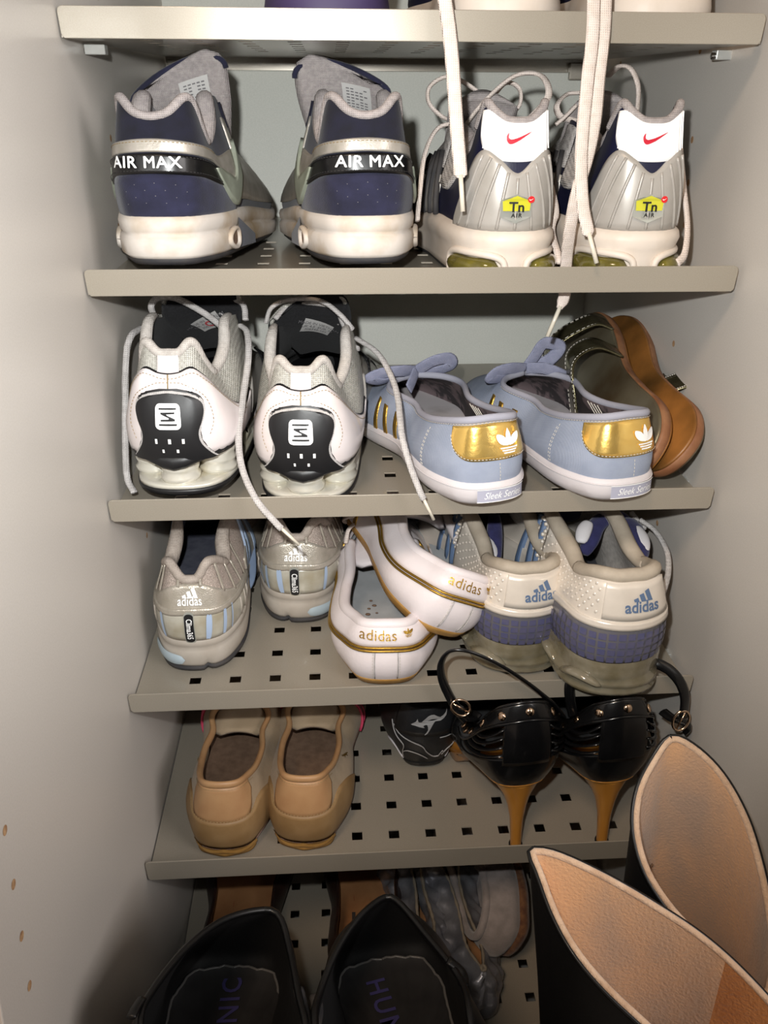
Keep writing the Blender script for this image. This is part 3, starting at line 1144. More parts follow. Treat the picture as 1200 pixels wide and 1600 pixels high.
S_CHROM2 = mat('badge_silver', (196, 198, 190), .25, metal=.6)
S_RED2 = mat('badge_red', (214, 36, 40), .4)
ribbed_trainer('trainer', 'silver ribbed trainer with white heel patch, third shoe from the left on second shelf', seat(1, .293, .012, -3, .001, 0), 1,
               [([px(828, 185, .09), px(857, 150, .07), px(845, 118, .08), px(806, 118, .09), px(765, 150, .10), px(735, 185, .11), px(716, 215, .12)], 0),
                ([px(770, 165, .11), px(735, 135, .11), px(700, 120, .11), px(672, 135, .11), px(670, 160, .11), px(690, 182, .11), px(712, 190, .12)], 0),
                ([px(720, 192, .10), px(685, 200, .10), px(664, 240, .09), px(656, 300, .08), px(652, 345, .07)], 0),
                ([px(765, 160, .12), px(790, 130, .12), px(812, 140, .12), px(808, 170, .12), px(770, 185, .12)], 0),
                ([px(860, 290, .06), px(868, 330, .05), px(862, 360, .05), px(876, 412, .03)], 0)], 1)
ribbed_trainer('trainer', 'silver ribbed trainer nearest the right wall, two long white laces hanging beside it', seat(1, .385, .012, -2, .001, 0), 1,
               [([px(950, 118, .12), px(968, 104, .10), px(986, 108, .09), px(997, 135, .09), px(996, 172, .10)], 0),
                ([px(1062, 225, .05), px(1068, 290, .045), px(1074, 350, .035), px(1070, 395, .02), px(1058, 412, .012)], 0),
                ([px(905, 145, .12), px(885, 148, .12), px(870, 165, .11), px(876, 182, .11), px(900, 190, .11)], 0),
                ([px(900, 165, .10), px(880, 185, .10), px(868, 195, .1)], 0)], 0)


# ============================================================ third shelf: white trainers on columns
def column_trainer(name, label, M, mx, lacepts, tong):
    root = thing(name, label, 'trainer', M, 'white trainers with black heels on the third shelf')
    base = lambda y: .031 - .006 * sst(.10, .2, y) + .010 * sst(.22, .3, y)
    S = Shoe(root, .29, .082, .114, mx=mx, base=base, bulge=.0065, bc=.34, sq=.42, flare=.4,
             rear=[(0, .013, .106), (.010, .013, .1065), (.022, .0125, .113), (.033, .013, .111), (.046, .013, .098), (.060, .012, .087), (.072, .012, .086), (.088, .008, .100), (.102, .009, .116)],
             front=[(.128, .034, .115, .114), (.160, .026, .145, .104), (.195, .013, .175, .088), (.225, .001, .198, .076), (.262, 0, .225, .064), (.305, 0, .262, .050), (.35, 0, .283, .040)])
    S.upper(S_SMESH, ns=170, nv=18)
    S.lining(S_BLKF)
    S.insole(S_BLKF, z=.008)
    # sole plate, columns, outsole
    z3 = lambda z, k=1.0: (lambda y: z + .010 * sst(.22, .3, y))
    S.sole('outsole', S_BLKR, [(-.007, z3(0)), (-.002, z3(.0004)), (.0, z3(.003)), (0, z3(.006))])
    S.sole('sole_rim', S_COL, [(-.003, z3(.0055)), (-.0005, z3(.0062)), (-.001, z3(.009)), (-.006, z3(.0095))])
    for cx, cy in ((0, .0165), (-.0255, .037), (.0255, .037), (0, .060)):
        prof = [(.0125, .008), (.0155, .0105), (.0162, .0135), (.0140, .0160), (.0150, .0185), (.0156, .0205), (.0140, .0230), (.0150, .0255), (.0152, .0275), (.013, .031)]
        b = MB()
        b.grid([[(cx + r * .98 * cos(2 * pi * i / 24), cy + r * .98 * sin(2 * pi * i / 24), z) for i in range(24)] for r, z in prof], cu=True)
        b.build('cushion_column', S_COL, root, mx)
    S.sole('forefoot_foam', S_COL, [(-.004, lambda y: .0095 + .010 * sst(.22, .3, y) + (.03 if y < .085 else 0)), (0, lambda y: .020 + .010 * sst(.22, .3, y) + (.02 if y < .085 else 0)), (-.004, lambda y: .03 if y < .085 else base(y) - .001)])
    heel = lambda a: .0285 + .002 * sst(0, .03, abs(a))
    b = MB()
    rows = []
    for j, (d, zo, dn) in enumerate(((-.012, .004, 0), (-.001, .0005, 0), (.0020, .0, .3), (.0032, .0025, .6), (.0030, .0055, .5), (.0005, .0075, 0), (-.006, .008, 0))):
        row = []
        for i in range(80):
            a = S.per * i / 80
            aa = a if a < S.S else S.per - a
            bump = exp(-(aa / .016) ** 2)
            p, n = S.out(a, d + .004 * bump * dn)
            row.append(Vector((p.x, p.y, heel(aa) + zo - .0060 * bump * (1 if j < 4 else .2) + (.010 * sst(.22, .3, p.y)) - .003 * sst(.08, .15, p.y))))
        rows.append(row)
    b.grid(rows, cu=True)
    b.ngon(rows[0]); b.ngon(rows[-1])
    b.build('heel_plate', S_BLKR, root, mx)
    # white patent heel panel and its black edging
    wt = KF([(-.115, .060), (-.10, .053), (-.078, .056), (-.062, .064), (-.044, .078), (-.030, .090), (-.021, .0955), (-.010, .0925), (0, .0915), (.010, .0925), (.021, .0955), (.030, .090), (.044, .078), (.062, .064), (.078, .056), (.10, .053), (.115, .060)])
    wl_ = lambda a: base(S.out(a)[0].y) + .0015
    S.strip('panel_edging', S_BLKR, wl_, lambda a: wt(a)[0] + .0015, -.112, .112, off=.0010, n=80, nv=10)
    S.strip('heel_panel', S_WPAT, wl_, lambda a: wt(a)[0], -.112, .112, off=.0022, n=80, nv=10)
    bw = KF([(.031, .0255), (.040, .026), (.048, .0262), (.056, .0255), (.064, .0235), (.070, .0195), (.0745, .013), (.0765, .004), (.077, .0)])

    def hour(name, m, grow, off):
        """hourglass heel panel: widths keyed by height"""
        Wd = KF([(.030, .0335), (.036, .0265), (.044, .0205), (.052, .0195), (.060, .0225), (.067, .0245), (.0725, .0235), (.0765, .018), (.0785, .009), (.0790, .001)])
        b = MB()
        rows = []
        for i in range(31):
            z = lerp(.0305, .0790 + grow, i / 30)
            w = Wd(min(z, .0790) if grow == 0 else z - grow * (z - .0305) / .0485)[0] + grow
            rows.append([S.az(0, z, off)] if False else [S.az(w * u, z, off - (.0006 if abs(u) == 1 else 0)) for u in [q / 7 for q in range(-7, 8)]])
        b.grid(rows)
        return b.build(name, m, root, mx)
    hour('panel_welt', S_BLKR, .0030, .0026)
    hour('welt_thread', S_LACEG, .0016, .0030)
    hp = hour('heel_window', S_BLKR, 0, .0040)
    S.strip('heel_tab', S_WPAT, lambda a: wt(a)[0] + .001, lambda a: S.raw(a, 1).z - .0015, -.0095, .0095, off=.0016, n=10)
    # reflective square with its sign
    q = .0088
    sq_ = []
    for cx, cy, a0 in ((1, 1, 0), (-1, 1, 90), (-1, -1, 180), (1, -1, 270)):
        for k in range(5):
            t = radians(a0 + 22.5 * k)
            sq_.append((cx * q * .62 + .38 * q * cos(t), cy * q * .62 + .38 * q * sin(t)))
    f = S.fmap(0, .0635, .0047)
    b = MB(); add_poly(b, sq_, f); bd = b.build('heel_badge', S_REFL, root, mx, smooth=False)
    f = S.fmap(0, .0635, .0052)
    b = MB()
    for y in (.0052, -.0054):
        add_poly(b, [(-.0062, y - .0006), (.0060, y - .0006), (.0062, y + .0006), (-.0060, y + .0006)], f)
    sgn = 1
    pth = [(-.0054, .0030), (.0052, .0030), (.0052, .0018), (-.0022, -.0016), (.0054, -.0030), (-.0050, -.0030), (-.0050, -.0018), (.0020, .0014)]
    add_poly(b, [(-.0050, .0028), (.0048, .0030), (.0048, .0018), (-.0008, .0016), (-.0004, .0008), (.0048, -.0016), (.0050, -.0030), (-.0048, -.0031), (-.0048, -.0019), (.0008, -.0017), (.0006, -.0008), (-.0048, .0016)], f)
    b.build('badge_sign', S_BLK, bd, mx, smooth=False)
    b = MB()
    for x, z, w, h in ((-.0092, .0465, .0008, .0017), (.0, .0465, .0010, .0017), (.0092, .0465, .0009, .0017), (-.0050, .0395, .0007, .0012), (.0050, .0395, .0008, .0012)):
        add_poly(b, [(x - w, z - h), (x + w, z - h), (x + w, z + h), (x - w, z + h)], S.fmap(0, 0, .0046))
    b.build('heel_slots', S_WHITE, hp, mx, smooth=False)
    b = MB()
    S.stitches(None, [(a, wt(a)[0] - .003) for a in [lerp(-.09, .09, i / 24) for i in range(25)]], off=.0026, mb=b)
    S.stitches(None, [(a, z) for a, z in ((-.026, .046), (-.031, .060), (-.027, .076), (-.014, .0845), (0, .086), (.014, .0845), (.027, .076), (.031, .060), (.026, .046))], off=.0028, mb=b)
    b.build('stitching', S_THRY, root, mx, smooth=False, weld=False)
    b = MB(); b.tube([S.az(0, z, .0024) for z in (.082, .086, .0915)], .0005, 1, 6); b.build('centre_seam', S_THRY, root, mx)
    S.collar(S_GREYT2, r=.0036, a0=-.062, a1=.062, name='collar_binding', off=.0015)
    for e in ((-.118, -.056), (.056, .118)):
        S.collar(S_GREYT2, r=.0050, a0=e[0], a1=e[1], n=24, name='collar_padding', off=.003, rf=lambda t: .5 + .5 * sin(pi * t))
    # silver side frames, fine ribs and tick on the forefoot
    for sg in (-1, 1):
        e = sorted((sg * .12, sg * .30))
        S.strip('side_frame', S_RUBG, lambda a: .02, lambda a: .5, e[0], e[1], off=.0016, usez=False, n=40)
        b = MB()
        for k in range(5):
            o = .010 * k
            b.tube([S.at(sg * (.235 + .045 * cos(t) - o * .5), max(.03, .34 + .3 * sin(t) - .04 * k), .0026) for t in [lerp(-.6, 2.6, i / 10) for i in range(11)]], .0011, 1, 6)
        b.build('frame_ribs', S_BLKR, root, mx)
        b = MB()
        pts = tf(TICK, 1.0)
        add_poly(b, [(x * .022, y * .3) for x, y in pts], lambda x, y: S.at(sg * (.215 - x), .30 + y * .9, .0034), .004)
        b.build('tick_mark', S_SWOOSH, root, mx, smooth=False)
    S.tongue(S_BLKF, tong, th=.009, cross=.35, tw=.1, sl=.2)
    b = MB()
    edge = [S.tpoint(sin(q) * tong[-1][4] * .97, 1 - .15 * (1 - abs(cos(q))) ** 1.2, off=-.004) for q in [lerp(-pi / 2, pi / 2, i / 24) for i in range(25)]]
    b.tube(edge, .0022, 1, 8)
    b.build('tongue_edge', S_SMESH, root, mx)
    for i in range(5):
        t = i / 4
        y, z, wd_ = lerp(.135, .19, t), lerp(.112, .082, t), lerp(.022, .012, t)
        lace(root, [(-wd_, y, z - .003), (0, y, z + .008), (wd_, y, z - .003)], S_LACEG, r=.003, flat=.6, world=False, n=6)
    for pts, ag in lacepts:
        lace(root, pts, S_LACEG, r=.0027, flat=.7, name='loose_lace', aglet=S_TIP if ag else None)
    return S


def tongue_label(S, u, t, w, h, ang, words, mx, red=True):
    c, q = cos(ang), sin(ang)
    tp = lambda x, y, off=.0012: S.tpoint(u + (x * c - y * q) * mx, t + (x * q + y * c) / .075, off=off)
    b = MB()
    b.grid([[tp(lerp(-w, w, i / 6), lerp(-h, h, j / 4)) for i in range(7)] for j in range(5)])
    o = b.build('tongue_label', S_LABEL, S.root, mx if False else S.mx)
    b = MB()
    for k, wd_ in enumerate(words):
        add_text(b, wd_, h * .5, lambda x, y, k=k: tp(x, y + h * (.55 - .5 * k), .0018))
    b.build('label_print', S_LBLG, o, S.mx, smooth=False)
    if red:
        b = MB()
        ring = [[tp(r * cos(i * pi / 8), r * sin(i * pi / 8) - h * .1, .0020) for i in range(17)] for r in (h * .28, h * .45)]
        b.grid(ring)
        b.build('label_stamp', S_LBLR, o, S.mx, smooth=False)


S_GREYT2 = mat('cream_grey_padding', (192, 186, 180), .85, rgb2=(174, 168, 162), vs=300, bump=.6, bs=1600, kind='weave', dist=.0005)
S1 = column_trainer('trainer', 'white trainer with black hourglass heel, leftmost shoe on the third shelf', seat(2, .0515, .000, 3, LIP + .001, 3.2, sz=.97, sx=.93), 1,
    [([px(210, 770, .02), px(198, 740, .03), px(196, 650, .04), px(197, 560, .06), px(205, 525, .07), px(222, 512, .09)], 0),
     ([px(245, 500, .10), px(236, 480, .09), px(246, 466, .09), px(275, 466, .09), px(320, 490, .10), px(352, 515, .10)], 0),
     ([px(375, 508, .09), px(386, 520, .08), px(388, 560, .06), px(380, 620, .04), px(373, 680, .02), px(378, 730, .0), px(400, 780, -.020), px(432, 818, -.026), px(440, 826, -.026)], 1),
     ([px(262, 505, .12), px(300, 478, .12), px(345, 466, .11), px(378, 474, .10), px(384, 500, .09)], 0)],
    [(0, 0, .185, .074, .020), (.35, 0, .155, .098, .028), (.7, .002, .135, .116, .034), (1, .006, .125, .140, .033)])
tongue_label(S1, .004, .52, .0135, .0095, .55, ['MADE IN VIETNAM', 'UK 4.5  EUR 38', '306343-101'], 1)
S2 = column_trainer('trainer', 'white trainer with black hourglass heel, second shoe from left on the third shelf', seat(2, .1425, .012, 4, .001, 0, sz=.97, sx=.93), 1,
    [([px(415, 505, .10), px(425, 480, .10), px(455, 468, .10), px(500, 470, .09), px(530, 490, .08), px(552, 515, .08)], 0),
     ([px(470, 472, .11), px(520, 480, .11), px(535, 505, .11), px(548, 535, .10), px(560, 545, .09)], 0),
     ([px(556, 528, .09), px(590, 552, .07), px(612, 590, .05), px(622, 625, .03), px(628, 680, .00), px(640, 725, -.012), px(655, 765, -.022), px(662, 780, -.022)], 1),
     ([px(430, 498, .10), px(450, 478, .11), px(490, 466, .12), px(510, 474, .12)], 0)],
    [(0, 0, .185, .074, .022), (.35, -.002, .155, .098, .030), (.7, -.004, .135, .116, .037), (1, -.006, .125, .136, .034)])
tongue_label(S2, .004, .56, .0135, .009, -.5, ['MADE IN VIETNAM', 'UK 4.5  EUR 38', '306343-101'], 1, False)


# ============================================================ third shelf: pale blue canvas shoes
def canvas_shoe(label, M, mx, gold, tre, lab, bow):
    root = thing('canvas_shoe', label, 'sneaker', M, 'pale blue canvas shoes on the third shelf')
    base = lambda y: .017 - .002 * sst(.05, .15, y) + .004 * sst(.2, .27, y)
    S = Shoe(root, .262, .072, .094, mx=mx, base=base, bulge=.0035, bc=.3, sq=.40,
             rear=[(0, .006, .064), (.02, .006, .0625), (.04, .007, .059), (.07, .008, .053), (.10, .009, .049), (.125, .010, .050)],
             front=[(.155, .032, .140, .052), (.180, .022, .160, .054), (.205, .001, .170, .055), (.235, 0, .185, .051), (.275, 0, .215, .044), (.318, 0, .254, .028)])
    S.upper(S_BLUE, ns=150, nv=14)
    S.lining(S_CAMO, th=.0025)
    S.insole(S_CAMO, z=.002, inset=.003)
    t = lambda z: (lambda y: z + .004 * sst(.2, .27, y))
    S.sole('foxing', S_WRUB, [(-.010, t(0)), (-.004, t(.0005)), (-.0005, t(.0035)), (.0018, t(.008)), (.0024, t(.014)), (.0020, t(.0172)), (.0, t(.0185)), (-.004, t(.0185))])
    b = MB()
    for i in range(1):
        ring = [S.warp(Vector((S.out(a, .0026)[0].x, S.out(a, .0026)[0].y, .0145 + .004 * sst(.2, .27, S.out(a)[0].y)))) for a in [S.per * q / 110 for q in range(111)]]
        b.tube(ring, .0005, 1, 5, caps=False)
    b.build('foxing_line', S_WRUB, root, mx)
    tl = lambda a: S.raw(a, 1).z - .0035
    wdt = gold[1] - gold[0]

    def glo(a):
        u = (a - gold[0]) / wdt
        lo = .0345 + .001 * u
        e = sst(0, .30, u)
        return lerp(tl(a) - .001, lo, sqrt(max(0, 1 - (1 - min(1, u / .30)) ** 2))) if u < .30 else lo
    S.strip('gold_heel_patch', S_GOLD, glo, tl, gold[0], gold[1], off=.0011, n=50, nv=8)
    b = MB()
    for poly in trefoil():
        add_poly(b, tf(poly, .0098 * 1.0), S.fmap(tre, .0462, .0022), .002)
    b.build('leaf_emblem', S_WHITE, root, mx, smooth=False)
    ee = MB()
    S.stitches(None, [(gold[0] + .001 + wdt * u, glo(gold[0] + .001 + wdt * u) + .0012) for u in [i / 20 for i in range(20)]], off=.0018, mb=ee, ln=.0014)
    for a in (-.066, -.068, .066, .068, .004):
        S.stitches(None, [(a, .020), (a - .001, .033), (a, tl(a) - .001 if abs(a) > .02 else .034)], off=.0008, mb=ee)
    ee.build('stitching', S_THR, root, mx, smooth=False, weld=False)
    # sole label with its script
    b = MB()
    ring = []
    for i in range(13):
        a = lab + lerp(-.0185, .0185, i / 12)
        ring.append([S.warp(Vector((*S.out(a, .0030)[0].xy, z))) for z in (.0045, .0135)])
    b.grid(ring)
    o = b.build('sole_label', S_BLBL, root, mx)

    def lm(x, y):
        p, _ = S.out(lab + x * mx, .0034)
        return S.warp(Vector((p.x, p.y, .009 + y)))
    b = MB(); add_text(b, 'Sleek Series', .0072, lm, shear=.35, sx=.82); b.build('label_script', S_WHITE, o, mx, smooth=False)
    b = MB()
    for sg in (-1, 1):
        b.tube([S.warp(Vector((*S.out(lab + x, .0033)[0].xy, .009 + sg * .0047))) for x in [lerp(-.0187, .0187, i / 12) for i in range(13)]], .0003, 1, 4)
    b.build('label_frame', S_WHITE, o, mx)
    # topline binding
    A = .205
    S.collar(S_BIND, r=.0024, a0=-A, a1=A, n=110, name='topline_binding', off=.0, flat=1.2)
    S.stitches(S_THR, [(a, .93) for a in [lerp(-.16, .16, i / 30) for i in range(31)]], off=.0018, usez=False, name='binding_stitching')
    # lining seams on the inner side walls
    b = MB()
    for a in (.095, .099, .103, .107, -.12):
        b.tube([S.at(a + (.012 if a > 0 else -.010) * v, v, -.0033) for v in (.15, .4, .65, .95)], .0004, 1, 5)
    b.build('lining_seams', S_THR, root, mx)
    # gold side stripes
    for sg in (-1, 1):
        for k in range(3):
            a = sg * (.135 + .016 * k)
            S.strip('side_stripe', S_GOLDL, lambda q: .02, lambda q: .62, min(a, a + sg * .005), max(a, a + sg * .005), off=.0011, usez=False, n=4)
    # laces: bow and bars
    for i in range(3):
        u = i / 2
        y, z, wd_ = lerp(.172, .198, u), lerp(.058, .050, u), .017
        lace(root, [(-wd_, y, z - .006), (0, y, z + .003), (wd_, y, z - .006)], S_BLACE, r=.0052, flat=.25, world=False, n=6)
    for pts in bow:
        lace(root, pts, S_BLACE, r=.0062, flat=.16, name='lace_loop', n=8, world=False, mx=1, up=(0, 1, .3))
    return S


def bowset(pts, dz):
    return [[(x, y + .008, .060 + (z - .064) * .72 + dz) for x, y, z in q] for q in pts]


BOW = bowset([[(0, .160, .064), (-.016, .150, .070), (-.034, .148, .070), (-.044, .150, .064), (-.032, .154, .058), (-.012, .158, .062)],
       [(0, .160, .064), (.012, .150, .078), (.026, .150, .080), (.030, .153, .070), (.018, .157, .064), (.004, .160, .064)],
       [(0, .158, .066), (-.006, .150, .058), (-.012, .143, .050)]], -.002)
BOW2 = bowset([[(0, .160, .064), (-.018, .152, .070), (-.032, .150, .068), (-.036, .152, .060), (-.022, .156, .058), (-.006, .160, .062)],
        [(0, .160, .064), (.006, .156, .080), (.014, .154, .096), (.028, .153, .090), (.020, .156, .074), (.004, .160, .066)],
        [(0, .158, .066), (.014, .152, .066), (.028, .150, .058), (.034, .152, .052)]], -.002)
canvas_shoe('pale blue canvas sneaker with gold heel patch, beside the second white trainer', seat(2, .279, -.024, -14, LIP + .0008, 3.6), 1, (-.036, .030), .010, .006, BOW)
canvas_shoe('pale blue canvas sneaker with gold heel patch, beside the two sandals', seat(2, .376, -.022, -14, LIP + .0008, 3.6), 1, (-.040, .032), .012, .006, BOW2)


# ============================================================ third shelf: two sandals on their sides
def sandal(label, P0, ex, ey, ez, strap):
    """P0 heel end, ex along the sole to the toe, ey across, ez through the sole away from the foot side"""
    M = Matrix((( ex[0], ey[0], ez[0], P0[0]), (ex[1], ey[1], ez[1], P0[1]), (ex[2], ey[2], ez[2], P0[2]), (0, 0, 0, 1)))
    root = thing('sandal', label, 'sandal', M, 'metallic strap sandals standing on their sides')
    L = .255
    half = [(0, 0), (.008, .022), (.035, .033), (.08, .030), (.12, .030), (.17, .042), (.21, .043), (.24, .030), (L, 0)]
    other = [(.245, -.024), (.21, -.036), (.17, -.038), (.12, -.028), (.08, -.027), (.035, -.031), (.008, -.020)]
    ring = [(p.x, p.y) for p in smooth_path([Vector((a, c, 0)) for a, c in half + other], 6, True)]

    def lay(name, m, levels):
        b = MB()
        rows = []
        for sc, z in levels:
            rows.append([(.125 + (x - .125) * (1 - sc / .125), y * (1 - sc / .036), z + .010 * sst(.10, .0, x) * 0) for x, y in ring])
        b.grid(rows, cu=True)
        b.cap(rows[0], (.125, 0, levels[0][1]))
        b.cap(rows[-1], (.125, 0, levels[-1][1]))
        return b.build(name, m, root)
    lay('outsole', S_CORK, [(.0015, .0080), (.0, .0072), (.0, .0055)])
    lay('sole_edge', S_SEDGE, [(.0, .0058), (-.0010, .0048), (-.0010, -.0008), (.0, -.0022)])
    lay('footbed', S_FBED, [(.001, -.0020), (.0005, -.0035), (.003, -.0042)])
    for st in strap:
        b = MB()
        path = smooth_path(st[0], 8)
        w = st[1]
        rows = []
        for i, p in enumerate(path):
            rows.append([(p.x + w * u, p.y, p.z - .0006 * (1 - u * u)) for u in (-1, -.6, 0, .6, 1)])
        b.grid(rows)
        o = b.build('strap', S_GSAND, root, sol=.0018)
        b = MB()
        for sg in (-.88, .88):
            for i in range(len(path) - 1):
                p, q = path[i], path[i + 1]
                b.tube([(p.x + w * sg, p.y, p.z - .0012), (lerp(p.x, q.x, .6) + w * sg, lerp(p.y, q.y, .6), lerp(p.z, q.z, .6) - .0012)], .0004, 1, 4, caps=False)
                b.tube([(p.x + w * sg, p.y, p.z + .0012), (lerp(p.x, q.x, .6) + w * sg, lerp(p.y, q.y, .6), lerp(p.z, q.z, .6) + .0012)], .0004, 1, 4, caps=False)
        b.build('strap_stitching', S_THR, o, smooth=False, weld=False)
    return root


S_FBED = mat('pewter_footbed', (126, 118, 98), .35, metal=.5, rgb2=(92, 74, 50), vs=14, vlo=.4, vhi=.62)


def frame(heel, toe, lean):
    """heel, toe: bottom-edge points; lean: degrees the upper edge falls to the left"""
    ex = (Vector(toe) - Vector(heel)).normalized()
    up = Vector((-sin(radians(lean)), 0, cos(radians(lean))))
    ey = (up - ex * up.dot(ex)).normalized()
    return ex, ey


def sh(k, x, u, w):
    return SM(k) @ Vector((x, u, w))


h, t_ = Vector((.4315, .010, -.2845)), Vector((.4320, .262, -.2080))
ex, ey = frame(h, t_, -36)
ezl = ex.cross(ey)
if ezl.x > 0:
    ezl = -ezl
sandal('brown-soled metallic sandal on its side, closest to the right wall', h, ex, ey, ezl,
       [([(.092, .027, .001), (.088, .040, -.004), (.084, .056, -.006), (.081, .070, -.005), (.079, .076, -.002)], .0135),
        ([(.085, -.028, -.002), (.085, -.030, -.006), (.09, -.012, -.020), (.10, .010, -.020), (.105, .026, -.010), (.105, .030, -.002)], .010),
        ([(.185, -.036, -.002), (.185, -.034, -.012), (.185, 0, -.021), (.185, .036, -.013), (.185, .042, -.002)], .013)])
h, t_ = Vector((.4065, .012, -.2825)), Vector((.4060, .262, -.2060))
ex, ey = frame(h, t_, -26)
ezr = ex.cross(ey)
if ezr.x < 0:
    ezr = -ezr
sandal('metallic sandal on its side between the other sandal and the canvas shoe', h, ex, ey, ezr,
       [([(.10, -.028, -.002), (.10, -.034, -.012), (.11, -.010, -.032), (.125, .012, -.044), (.135, .030, -.030), (.135, .034, -.004)], .012),
        ([(.185, -.036, -.002), (.185, -.034, -.020), (.185, 0, -.040), (.185, .036, -.022), (.185, .042, -.002)], .013)])


# ============================================================ fourth shelf: silver running shoes
def running_shoe(label, M, mx):
    root = thing('running_shoe', label, 'trainer', M, 'silver running shoes on the fourth shelf')
    base = lambda y: .031 - .007 * sst(.08, .2, y) + .009 * sst(.22, .28, y)
    S = Shoe(root, .275, .073, .096, mx=mx, base=base, bulge=.0045, bc=.3, sq=.40,
             rear=[(0, .010, .083), (.008, .010, .084), (.020, .010, .094), (.030, .010, .096), (.045, .010, .090), (.062, .010, .080), (.075, .010, .078), (.092, .012, .088)],
             front=[(.120, .026, .105, .100), (.150, .020, .135, .092), (.180, .014, .16, .082), (.21, .001, .185, .072), (.245, 0, .215, .060), (.29, 0, .245, .048), (.33, 0, .268, .036)])
    S.upper(S_RMESH, ns=150, nv=16)
    S.lining(S_NFAB2)
    S.insole(S_NFAB2, z=.008)
    t = lambda z: (lambda y: z * lerp(1, .75, sst(.08, .2, y)) + .009 * sst(.22, .28, y))

    def notch(a):
        a = a if a < S.S else a - S.per
        return -.004 * exp(-((a - .010) / .0022) ** 2)
    S.sole('outsole', S_OUT, [(-.008, t(0)), (-.002, t(.0006)), (lambda a: .0028 + notch(a), t(.0015)), (lambda a: .0036 + notch(a), t(.0048))], n=200)
    S.sole('midsole', S_RMID, [(lambda a: .0008 + notch(a), t(.004)), (lambda a: .0028 + notch(a) * .7, t(.008)), (.0040, t(.015)), (.0030, t(.021)), (.0014, t(.0235)), (.0032, t(.026)), (.0030, t(.031)), (.0, t(.0335)), (-.004, t(.0335))], n=200)
    # crash pads in the midsole
    for a0, a1 in ((-.050, -.008),):
        b = MB()
        rows = []
        for i in range(19):
            u = i / 18
            a = lerp(a0, a1, u)
            h = sqrt(max(0, 1 - (2 * u - 1) ** 6))
            row = []
            for j in range(7):
                q = -1 + j / 3
                z = .0130 + .0052 * h * q
                d = .0044 + .0014 * (1 - q * q) * h
                p, n = S.out(a, d)
                row.append(S.warp(Vector((p.x, p.y, z))))
            rows.append(row)
        b.grid(rows)
        b.build('crash_pad', S_BPAD, root, mx)
    # translucent frame round the heel with its windows
    fr_hi = KF([(-.10, .046), (-.07, .052), (-.04, .055), (0, .0575), (.04, .055), (.07, .052), (.10, .046)])
    S.strip('heel_frame', S_TPU, lambda a: base(S.out(a)[0].y) + .001, fr_hi, -.10, .10, off=.0022, n=70)
    for a, w in ((-.0245, .0013), (.0135, .0019), (.0265, .0014), (.036, .0008)):
        b = MB()
        pts = [(-w, -.009), (-w * .4, -.0105), (w, -.0095), (w * 1.2, .009), (w * .3, .0105), (-w * .9, .0095)]
        add_poly(b, [(x + y * (.10 if a > 0 else -.12), y) for x, y in spoly(pts, 3)], lambda x, y, a=a: S.az(a + x, .0445 + y, .0030), .002)
        b.build('frame_window', S_LBLUE, root, mx, smooth=False)
    b = MB()
    for k in range(-6, 7):
        a = k * .0125 + .004
        if abs(a) > .045:
            b.tube([S.az(a, z, .0024) for z in (.034, .042, .050)], .0008, 1, 5)
    b.build('frame_ribs', S_RMID, root, mx)
    lb = MB()
    pill = []
    for i in range(24):
        q = 2 * pi * i / 24
        pill.append((.0036 * cos(q), .0098 * (1 if sin(q) > 0 else -1) + .0026 * sin(q)))
    add_poly(lb, pill, S.fmap(-.0015 * mx, .0445, .0036), .003)
    o = lb.build('name_plate', S_BLKR, root, mx, smooth=False)
    lb = MB(); add_poly(lb, tf(pill, 1.14), S.fmap(-.0015 * mx, .0445, .0032), .003); lb.build('plate_rim', S_CHROM2, o, mx, smooth=False)
    lb = MB(); add_text(lb, 'Clima365', .0064, S.fmap(-.0015 * mx, .0445, .0041), rot=-pi / 2, bold=.00012, sx=.72); lb.build('plate_lettering', S_WHITE, o, mx, smooth=False)
    # silver heel tab
    hi = KF([(-.09, .052), (-.055, .060), (-.034, .0695), (-.018, .0785), (0, .0800), (.018, .0785), (.034, .0695), (.055, .060), (.09, .052)])
    S.strip('heel_tab', S_RSILV, lambda a: fr_hi(a)[0] - .001, hi, -.09, .09, off=.0018, n=60)
    S.strip('foot_band', S_RSILV, lambda a: fr_hi(a)[0] - .002, lambda a: fr_hi(a)[0] + .0035, -.10, .10, off=.0030, n=60, nv=3)
    for sg in (-1, 1):
        for a in (.012, .034, .052, .072, .09):
            b = MB()
            b.tube([S.az(sg * a, z, .0014) for z in [lerp(hi(sg * a)[0] - .002, S.raw(sg * a, 1).z - .002, i / 6) for i in range(7)]], .0016, .5, 6)
            b.build('mesh_bar', S_RSILV, root, mx)
    b = MB()
    f = S.fmap(0, .0690, .0028)
    for pl in bars3():
        add_poly(b, tf(pl, .0088, dx=.0012), f, .002)
    add_text(b, 'adidas', .0100, S.fmap(0, .0665, .0028), bold=.0001, sx=.9)
    b.build('heel_print', S_REFL, root, mx, smooth=False)
    for sg in (-1, 1):
        e = sorted((sg * .105, sg * .23))
        S.strip('side_overlay', S_RSILV, lambda a: .02, lambda a: .38, e[0], e[1], off=.0014, usez=False, n=36)
        for k in range(3):
            a = sg * (.125 + .018 * k)
            S.strip('side_stripe', S_LBLUE, lambda q: .10, lambda q: .85, min(a, a + sg * .007), max(a, a + sg * .007), off=.0020, usez=False, n=4)
    S.collar(S_RPAD, r=.0040, a0=-.062, a1=.062, name='collar_binding', off=.001)
    for e in ((-.112, -.056), (.056, .112)):
        S.collar(S_RPAD, r=.0068, a0=e[0], a1=e[1], n=22, name='collar_padding', off=.004, rf=lambda t: .55 + .45 * sin(pi * t))
    S.tongue(S_GREYL, [(0, 0, .178, .070, .020), (.5, 0, .14, .094, .027), (1, 0, .115, .118, .030)], th=.008, cross=.35)
